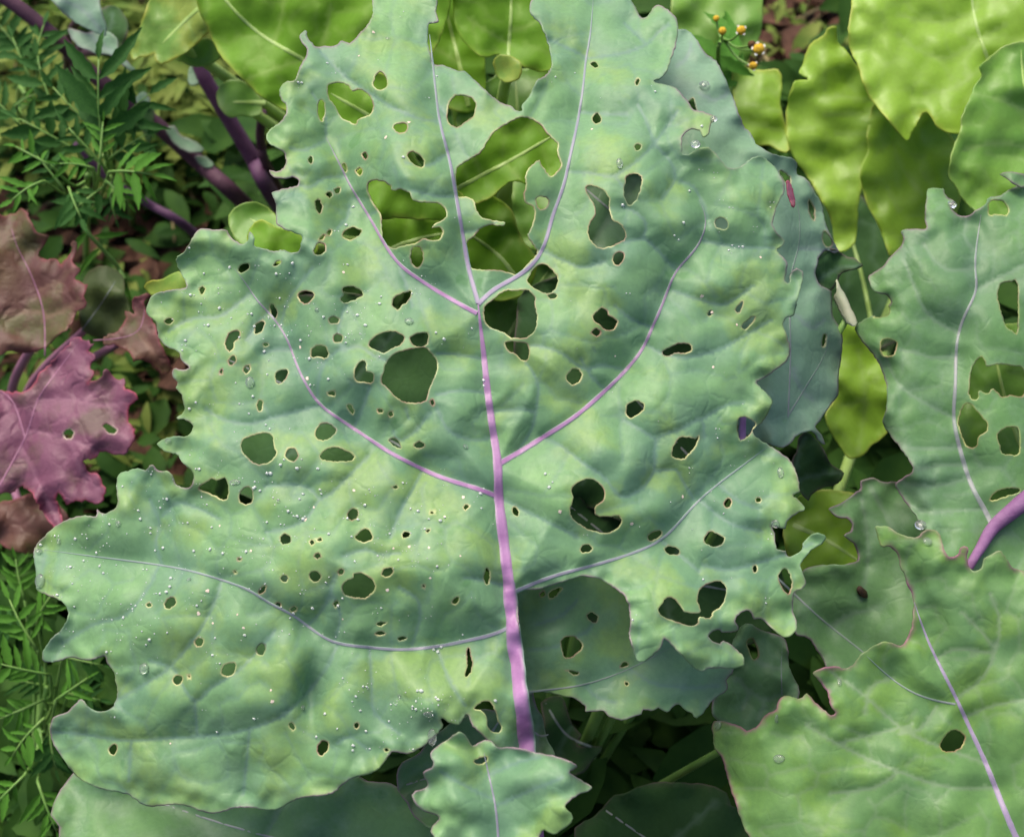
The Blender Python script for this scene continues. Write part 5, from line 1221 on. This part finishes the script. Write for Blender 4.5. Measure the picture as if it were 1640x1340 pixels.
# ------------------------------------------------------------------ low weeds, litter and straw on the soil
def weed_mass(name, label, mat, zones, seed, cat, wr=(0.12, 0.34)):
    r = random.Random(seed)
    vs, fs = [], []
    for (u0, v0, u1, v1, n, zlo, zhi, s0, s1) in zones:
        for _ in range(n):
            g = ground_at(r.uniform(u0, u1), r.uniform(v0, v1))
            p = Vector((g[0], g[1], r.uniform(zlo, zhi)))
            az = r.uniform(0, 2 * math.pi)
            el = r.uniform(-0.5, 0.7)
            d = Vector((math.cos(az) * math.cos(el), math.sin(az) * math.cos(el), math.sin(el)))
            x, y, z = basis(d, (r.uniform(-.5, .5), r.uniform(-.6, .3), 1))
            L = r.uniform(s0, s1)
            w = L * r.uniform(wr[0], wr[1])
            k = len(vs)
            for t, ww, zz in ((0, .06, 0), (.28, .8, .05), (.6, 1, .03), (.85, .55, -.03), (1, .02, -.08)):
                vs += [p + x * (L * t) + y * (w * ww) + z * (L * zz + w * ww * .25), p + x * (L * t) + z * (L * zz), p + x * (L * t) - y * (w * ww) + z * (L * zz + w * ww * .25)]
            for i in range(4):
                a = k + i * 3
                fs += [(a, a + 1, a + 4, a + 3), (a + 1, a + 2, a + 5, a + 4)]
    o = mesh_object(name, vs, fs, M[mat])
    return tag(o, label, cat, None, 'stuff')
Z1 = [(-60, -80, 480, 330, 1500, 0.0, 0.09, 0.015, 0.05), (-60, 430, 420, 700, 160, 0.0, 0.04, 0.015, 0.04), (-60, 650, 330, 1400, 420, 0.0, 0.05, 0.02, 0.04), (1150, -80, 1500, 330, 380, 0.0, 0.05, 0.015, 0.045), (220, 60, 460, 330, 1300, 0.0, 0.06, 0.012, 0.035)]
weed_mass('ground_weeds', 'tangle of pale yellow-green weeds over the soil', 'weed', Z1, 3, 'weeds', (0.06, 0.22))
Z2 = [(-60, -80, 480, 330, 650, 0.0, 0.06, 0.02, 0.05), (-60, 330, 420, 900, 330, 0.0, 0.05, 0.015, 0.045), (-60, 850, 330, 1400, 700, 0.0, 0.08, 0.02, 0.05), (400, 300, 1300, 1500, 2600, 0.0, 0.14, 0.03, 0.07), (1250, 220, 1750, 1500, 1800, 0.0, 0.16, 0.03, 0.07), (480, -120, 1080, 320, 800, 0.0, 0.12, 0.03, 0.07)]  # dense zones under the vegetables are added to darken the gaps
weed_mass('shade_weeds', 'dark green low weeds in the shade, added densely below the vegetables to darken gaps', 'weed_dark', Z2, 4, 'weeds')
Z3 = [(-60, -80, 500, 900, 1100, -0.01, 0.02, 0.015, 0.05), (1100, -80, 1500, 330, 800, -0.01, 0.03, 0.015, 0.05), (-60, 800, 330, 1400, 250, -0.01, 0.02, 0.015, 0.05)]
weed_mass('leaf_litter', 'dry brown leaf litter scattered on the soil', 'bark', Z3, 5, 'litter')

def straw_mesh(seed):
    r = random.Random(seed)
    pts = [Vector((t, 0.05 * math.sin(t * 3 + seed) * r.uniform(.3, 1), 0.02 * math.sin(t * 5))) for t in np.linspace(-0.5, 0.5, 6)]
    vs, fs = tube_geom(pts, [0.016, 0.018, 0.017, 0.016, 0.015, 0.012], 5)
    o = mesh_object('straw_stalk', vs, fs, M['straw'])
    me = o.data
    bpy.data.objects.remove(o)
    return me
SM = [straw_mesh(i) for i in range(4)]
r = random.Random(9)
spots = [(35, 560, .09, 8), (45, 600, .07, 0), (268, 770, .06, 75), (60, 850, .05, 5), (50, 880, .05, 5)]
for k in range(46):
    if k < 26: spots.append((r.uniform(20, 430), r.uniform(20, 330), r.uniform(.04, .11), r.uniform(0, 180)))
    elif k < 41: spots.append((r.uniform(1180, 1330), r.uniform(15, 130), r.uniform(.03, .09), r.uniform(0, 180)))
    else: spots.append((r.uniform(150, 300), r.uniform(360, 820), r.uniform(.03, .07), r.uniform(0, 180)))
for k, (u, v, L, a) in enumerate(spots):
    g = ground_at(u, v, 0.0)
    o = bpy.data.objects.new('straw_stalk', SM[k % 4])
    COL.objects.link(o)
    o.location = (g[0], g[1], r.uniform(0.004, 0.05) if k > 4 else 0.03)
    o.rotation_euler = (r.uniform(-.2, .2), r.uniform(-.25, .25), math.radians(a))
    o.scale = (L, L, L)
    tag(o, 'thin dry straw stalk lying among the weeds', 'straw', 'straw stalks on the soil')

# ------------------------------------------------------------------ small yellow weed flowers by the lettuce
gb = ground_at(1165, 190)
gal = thing('flowering_weed', (float(gb[0]), float(gb[1]), 0.0), 'spindly weed with tiny yellow and white flower heads between kale and lettuce', 'weed')
gori = np.array(gal.location)
node = at(1158, 62, .83)
plant_stem(gal, [node, at(1150, 100, .86), gori + np.array([0, 0, -0.04])], 0.0010, 0.0018)
def flower(u, v, D, rad, petals, kind):
    c_ = Vector(at(u, v, D))
    nrm = Vector((rg.uniform(-.2, .5), -0.5, 0.8)).normalized()
    x, y, z = basis((1, 0, 0.2), nrm)
    vs, fs = [], []
    rings = [(1.0, 0.0), (0.95, 0.35), (0.7, 0.65), (0.35, 0.82), (0.02, 0.88)]
    S = 12
    for q, (rr, hh) in enumerate(rings):
        for k in range(S):
            a = 2 * math.pi * k / S
            j = 1 + 0.08 * math.sin(k * 5 + q * 3)
            vs.append(c_ + (x * math.cos(a) + y * math.sin(a)) * rad * rr * j + z * rad * hh * j)
    for q in range(len(rings) - 1):
        for k in range(S):
            fs.append((q * S + k, q * S + (k + 1) % S, (q + 1) * S + (k + 1) % S, (q + 1) * S + k))
    head = mesh_object('flower_head', vs, fs, M['petal_yellow'] if kind != 'brown' else M['flower_brown'], gal, gori)
    for k in range(petals):
        a = 2 * math.pi * (k + 0.3) / petals
        d = x * math.cos(a) + y * math.sin(a)
        t_ = z.cross(d)
        p0 = c_ + d * rad * 0.9 + z * rad * 0.2
        pv = [p0 - t_ * rad * .22, p0 + t_ * rad * .22, p0 + d * rad * .30 + t_ * rad * .30 + z * rad * .1, p0 + d * rad * .42 + z * rad * .04, p0 + d * rad * .30 - t_ * rad * .30 + z * rad * .1]
        mesh_object('petal', pv, [(0, 1, 2, 3, 4)], M['petal_white'], head, gori)
    # green cup
    vs, fs = [], []
    for q, (rr, hh) in enumerate([(0.15, -0.9), (0.7, -0.7), (1.02, -0.2), (1.0, 0.05)]):
        for k in range(S):
            a = 2 * math.pi * k / S
            vs.append(c_ + (x * math.cos(a) + y * math.sin(a)) * rad * rr + z * rad * hh)
    for q in range(3):
        for k in range(S):
            fs.append((q * S + k, q * S + (k + 1) % S, (q + 1) * S + (k + 1) % S, (q + 1) * S + k))
    mesh_object('calyx', vs, fs, M['stem_green'], head, gori)
    plant_stem(gal, [np.array(c_ - z * rad * .8), (np.array(c_) + node) / 2 + np.array([0, 0, -.004]), node], 0.0006, 0.0008, name='flower_stalk', sides=5)
flower(1157, 50, .80, 0.0022, 0, 'bud')
flower(1187, 49, .80, 0.0026, 4, 'open')
flower(1215, 79, .80, 0.0032, 5, 'open')
flower(1206, 106, .82, 0.0024, 3, 'open')
flower(1147, 30, .83, 0.0018, 0, 'bud')
flower(1204, 72, .805, 0.0024, 0, 'brown')
for b, t in (((1150, 95, .85), (1120, 40, .85)), ((1152, 90, .85), (1200, 130, .85)), ((1140, 130, .87), (1190, 60, .88)), ((1165, 60, .84), (1150, 5, .85)), ((1150, 110, .86), (1210, 20, .88)), ((1155, 140, .87), (1215, 95, .88))):
    pb_, pt_ = Vector(at(*b)), Vector(at(*t))
    x, y, z = basis(pt_ - pb_, (0.1, -0.5, 0.85))
    L = (pt_ - pb_).length
    m = Matrix((x, y, z)).transposed().to_4x4() @ Matrix.Diagonal((L, L * 1.9, L, 1))
    m.translation = pb_ - Vector(gal.location)
    o = bpy.data.objects.new('leaf', LM['fern_bright'][1]); COL.objects.link(o); o.parent = gal; o.matrix_local = m

# ------------------------------------------------------------------ rain drops, scars and a pellet on the leaves
def ico(sub=2):
    bm = bmesh.new()
    bmesh.ops.create_icosphere(bm, subdivisions=sub, radius=1.0)
    v = np.array([x.co[:] for x in bm.verts]); f = [[q.index for q in p.verts] for p in bm.faces]
    bm.free()
    return v, f
IV, IF = ico(2)
IV1, IF1 = ico(1)
def local_normal(L, uv):
    p = L.surf([uv, (uv[0] + 3, uv[1]), (uv[0], uv[1] + 3)])
    n = np.cross(p[1] - p[0], p[2] - p[0])
    n /= np.linalg.norm(n)
    return p[0], (n if n @ L.n > 0 else -n)
hp = [np.array(h) for h in HOLES]
OUT = np.array(main_outline, float)
def on_main(P):
    m = inside(P, OUT)
    for h in hp:
        c_ = h.mean(0)
        m &= ~inside(P, c_ + (h - c_) * 1.25)
    return m
rs = np.random.RandomState(5)
cand = []
for (cx, cy, sx, sy, n) in ((170, 880, 90, 60, 120), (480, 850, 110, 55, 150), (330, 490, 70, 60, 70), (560, 470, 90, 45, 90), (640, 1110, 90, 60, 110), (420, 640, 90, 90, 60), (300, 760, 60, 40, 40), (150, 980, 60, 40, 50), (350, 960, 90, 50, 60), (690, 830, 60, 50, 50), (900, 500, 230, 260, 90), (600, 180, 90, 90, 30), (1150, 830, 90, 90, 40), (1180, 300, 50, 90, 40), (450, 1000, 250, 120, 60), (500, 560, 80, 60, 40)):
    cand.append(np.stack([rs.normal(cx, sx, n), rs.normal(cy, sy, n)], 1))
cand = np.vstack(cand)
cand = cand[rs.rand(len(cand)) < 0.62]
cand = np.vstack([cand] + [cand[rs.rand(len(cand)) < 0.3] + rs.normal(0, 7, (1, 2)) + rs.normal(0, 4, (1, 2)) for _ in range(2)])
cand = cand[on_main(cand)]
vs, fs = [], []
P3 = mainL.surf(cand)
for i, (uv, p) in enumerate(zip(cand, P3)):
    rr = 0.00019 + 0.00065 * rs.rand() ** 4
    _, n = local_normal(mainL, uv) if rr > 0.0004 else (None, mainL.n)
    k = len(vs)
    t1 = unit(np.cross(n, [0.3, 0.9, 0.1])); t2 = np.cross(n, t1)
    a, b = rr * rs.uniform(.8, 1.35), rr * rs.uniform(.8, 1.1)
    for q in IV1:
        vs.append(p + t1 * q[0] * a + t2 * q[1] * b + n * (q[2] * rr * 0.62 + rr * 0.35))
    fs += [[k + j for j in f] for f in IF1]
tag(mesh_object('dew_drops', vs, fs, M['dew']), 'fine spray of tiny water drops over the holed leaf', 'water drops', None, 'stuff')
big = [(mainL, 655, 515, 7, 6), (mainL, 400, 612, 7, 9), (mainL, 66, 930, 9, 11), (mainL, 62, 884, 5, 5), (mainL, 232, 1070, 8, 9), (mainL, 992, 262, 5, 9), (mainL, 1143, 192, 6, 6), (mainL, 693, 1180, 8, 14), (mainL, 686, 1142, 8, 6), (mainL, 621, 63, 4, 3),
       (mainL, 484, 1133, 4, 4), (mainL, 640, 1114, 3, 3), (mainL, 446, 802, 3, 3), (mainL, 508, 496, 3.5, 3.5), (mainL, 745, 715, 4, 4), (mainL, 190, 838, 5, 4), (mainL, 95, 866, 4, 4), (mainL, 1250, 757, 5, 9), (mainL, 1243, 838, 7, 7), (mainL, 270, 706, 7, 4), (mainL, 303, 928, 4, 3),
       (back, 1128, 138, 8, 9), (leafA, 1484, 868, 8, 8), (leafA, 1344, 1092, 4, 8), (leafA, 1244, 1150, 3, 8), (leafA, 1152, 1161, 8, 7), (leafA, 1248, 1214, 9, 6), (rightL, 1524, 329, 7, 8), (rightL, 1474, 842, 9, 9), (mainL, 376, 772, 10, 4), (mainL, 1114, 232, 8, 7)]
DL = {(655, 515): 'round silvery drop above the trio of big holes left of the purple midrib', (400, 612): 'tall pale drop beside small holes on the left lobe of the holed leaf', (66, 930): 'large oval drop hanging on the tip of the lower lobe beside the marigold',
 (62, 884): 'round drop on the lobe tip where a long side vein ends', (232, 1070): 'fat drop by the bay between the two lower lobes', (992, 262): 'narrow upright drop above the two long holes right of the midrib', (1143, 192): 'round drop on the edge next to the bluish back leaf',
 (693, 1180): 'long slanting drop on the leaf edge beside the small young leaf', (686, 1142): 'short drop on the leaf edge just above the long slanting drop', (1250, 757): 'tall drop on the ragged right edge of the holed leaf', (1243, 838): 'round drop on the ragged right edge by a toothed tip',
 (270, 706): 'flat drop on the pointed left tooth above the lower lobes', (1128, 138): 'clear drop on the bluish back leaf near the weed flowers', (1484, 868): 'bright drop in the purple-edged tip of the pale kale leaf', (1344, 1092): 'slim drop running below the notch of the pale kale leaf',
 (1244, 1150): 'thin drop at a tooth of the pale kale leaf by the crinkled dark leaf', (1152, 1161): 'round drop on the outermost tooth of the pale kale leaf over the dark gap', (1248, 1214): 'flat wide drop low on the pale kale leaf', (1524, 329): 'drop in the top notch of the toothed green kale leaf',
 (1474, 842): 'large drop between the toothed green leaf and the pale leaf tip', (376, 772): 'wide flat drop between two holes above the lower left lobe', (1114, 232): 'oval drop in the notch facing the bluish back leaf'}
me_drop = None
for (L, u, v, ra, rb) in big:
    p, n = local_normal(L, (u, v))
    mpp = np.linalg.norm(p - CLOC) / FPX
    o = bpy.data.objects.new('water_drop', me_drop) if me_drop else mesh_object('water_drop', IV, IF, M['water'])
    if me_drop is None:
        me_drop = o.data
    else:
        COL.objects.link(o)
    z = Vector(n)
    x = Vector((1, 0, 0)); x = (x - z * x.dot(z)).normalized()
    y = z.cross(x)
    hgt = 0.55 * min(ra, rb) * mpp
    m = Matrix((x, y, z)).transposed().to_4x4() @ Matrix.Diagonal((ra * mpp, rb * mpp, hgt, 1))
    m.translation = Vector(p) + z * hgt * 0.6
    o.matrix_world = m
    lab = DL.get((u, v))
    if lab:
        tag(o, lab, 'water drop')
    else:
        tag(o, 'small clear rain bead on the inner blade of the holed kale leaf', 'water drop', 'rain beads on the holed leaf')
# pale scars where the skin has been grazed
vs, fs = [], []
sc_pts = [(352, 842), (402, 882), (332, 946), (318, 982), (341, 998), (390, 1005), (380, 984), (273, 1190), (434, 1105), (436, 1123), (481, 556), (492, 606), (567, 785), (742, 796), (712, 827), (737, 890), (630, 878), (689, 925), (897, 819), (1093, 795), (1012, 838), (550, 436), (549, 991), (1124, 474), (948, 207), (620, 945), (618, 220), (655, 196), (502, 812), (655, 875), (687, 877), (489, 832), (1218, 412), (1140, 500), (1180, 520), (575, 90), (598, 52), (1142, 588), (985, 570)]
for (u, v) in sc_pts:
    p, n = local_normal(mainL, (u, v))
    t1 = unit(np.cross(n, [0.3, 0.9, 0.1])); t2 = np.cross(n, t1)
    k = len(vs)
    S = 9
    rr = rs.uniform(1.5, 3.2) * 0.00027
    vs.append(p + n * 0.00022)
    for j in range(S):
        a = 2 * math.pi * j / S
        q = rr * rs.uniform(.7, 1.25)
        vs.append(p + t1 * q * math.cos(a) + t2 * q * math.sin(a) + n * 0.00012)
    fs += [(k, k + 1 + j, k + 1 + (j + 1) % S) for j in range(S)]
scar = mesh_object('grazing_scars', vs, fs, M['scar'], mainL.ob, np.array(KALE_BASE))
scar['kind'] = 'stuff'
# brown pellet on the dark leaf
p, n = local_normal(leafB, (1377, 947))
mpp = np.linalg.norm(p - CLOC) / FPX
vv = []
for q in IV:
    bump_ = 1 + 0.12 * math.sin(q[0] * 9) * math.cos(q[1] * 7)
    vv.append((q[0] * 14 * mpp * bump_ * (1 if abs(q[0]) < .7 else .96), q[1] * 6.5 * mpp * bump_, q[2] * 6 * mpp * bump_))
o = mesh_object('frass_pellet', vv, IF, M['frass'])
z = Vector(n); x = Vector(leafB.surf([(1387, 957)])[0] - leafB.surf([(1367, 936)])[0]); x = (x - z * x.dot(z)).normalized(); y = z.cross(x)
m = Matrix((x, y, z)).transposed().to_4x4(); m.translation = Vector(p) + z * 5 * mpp
o.matrix_world = m
tag(o, 'dark brown caterpillar dropping on the blue-green leaf', 'dropping')
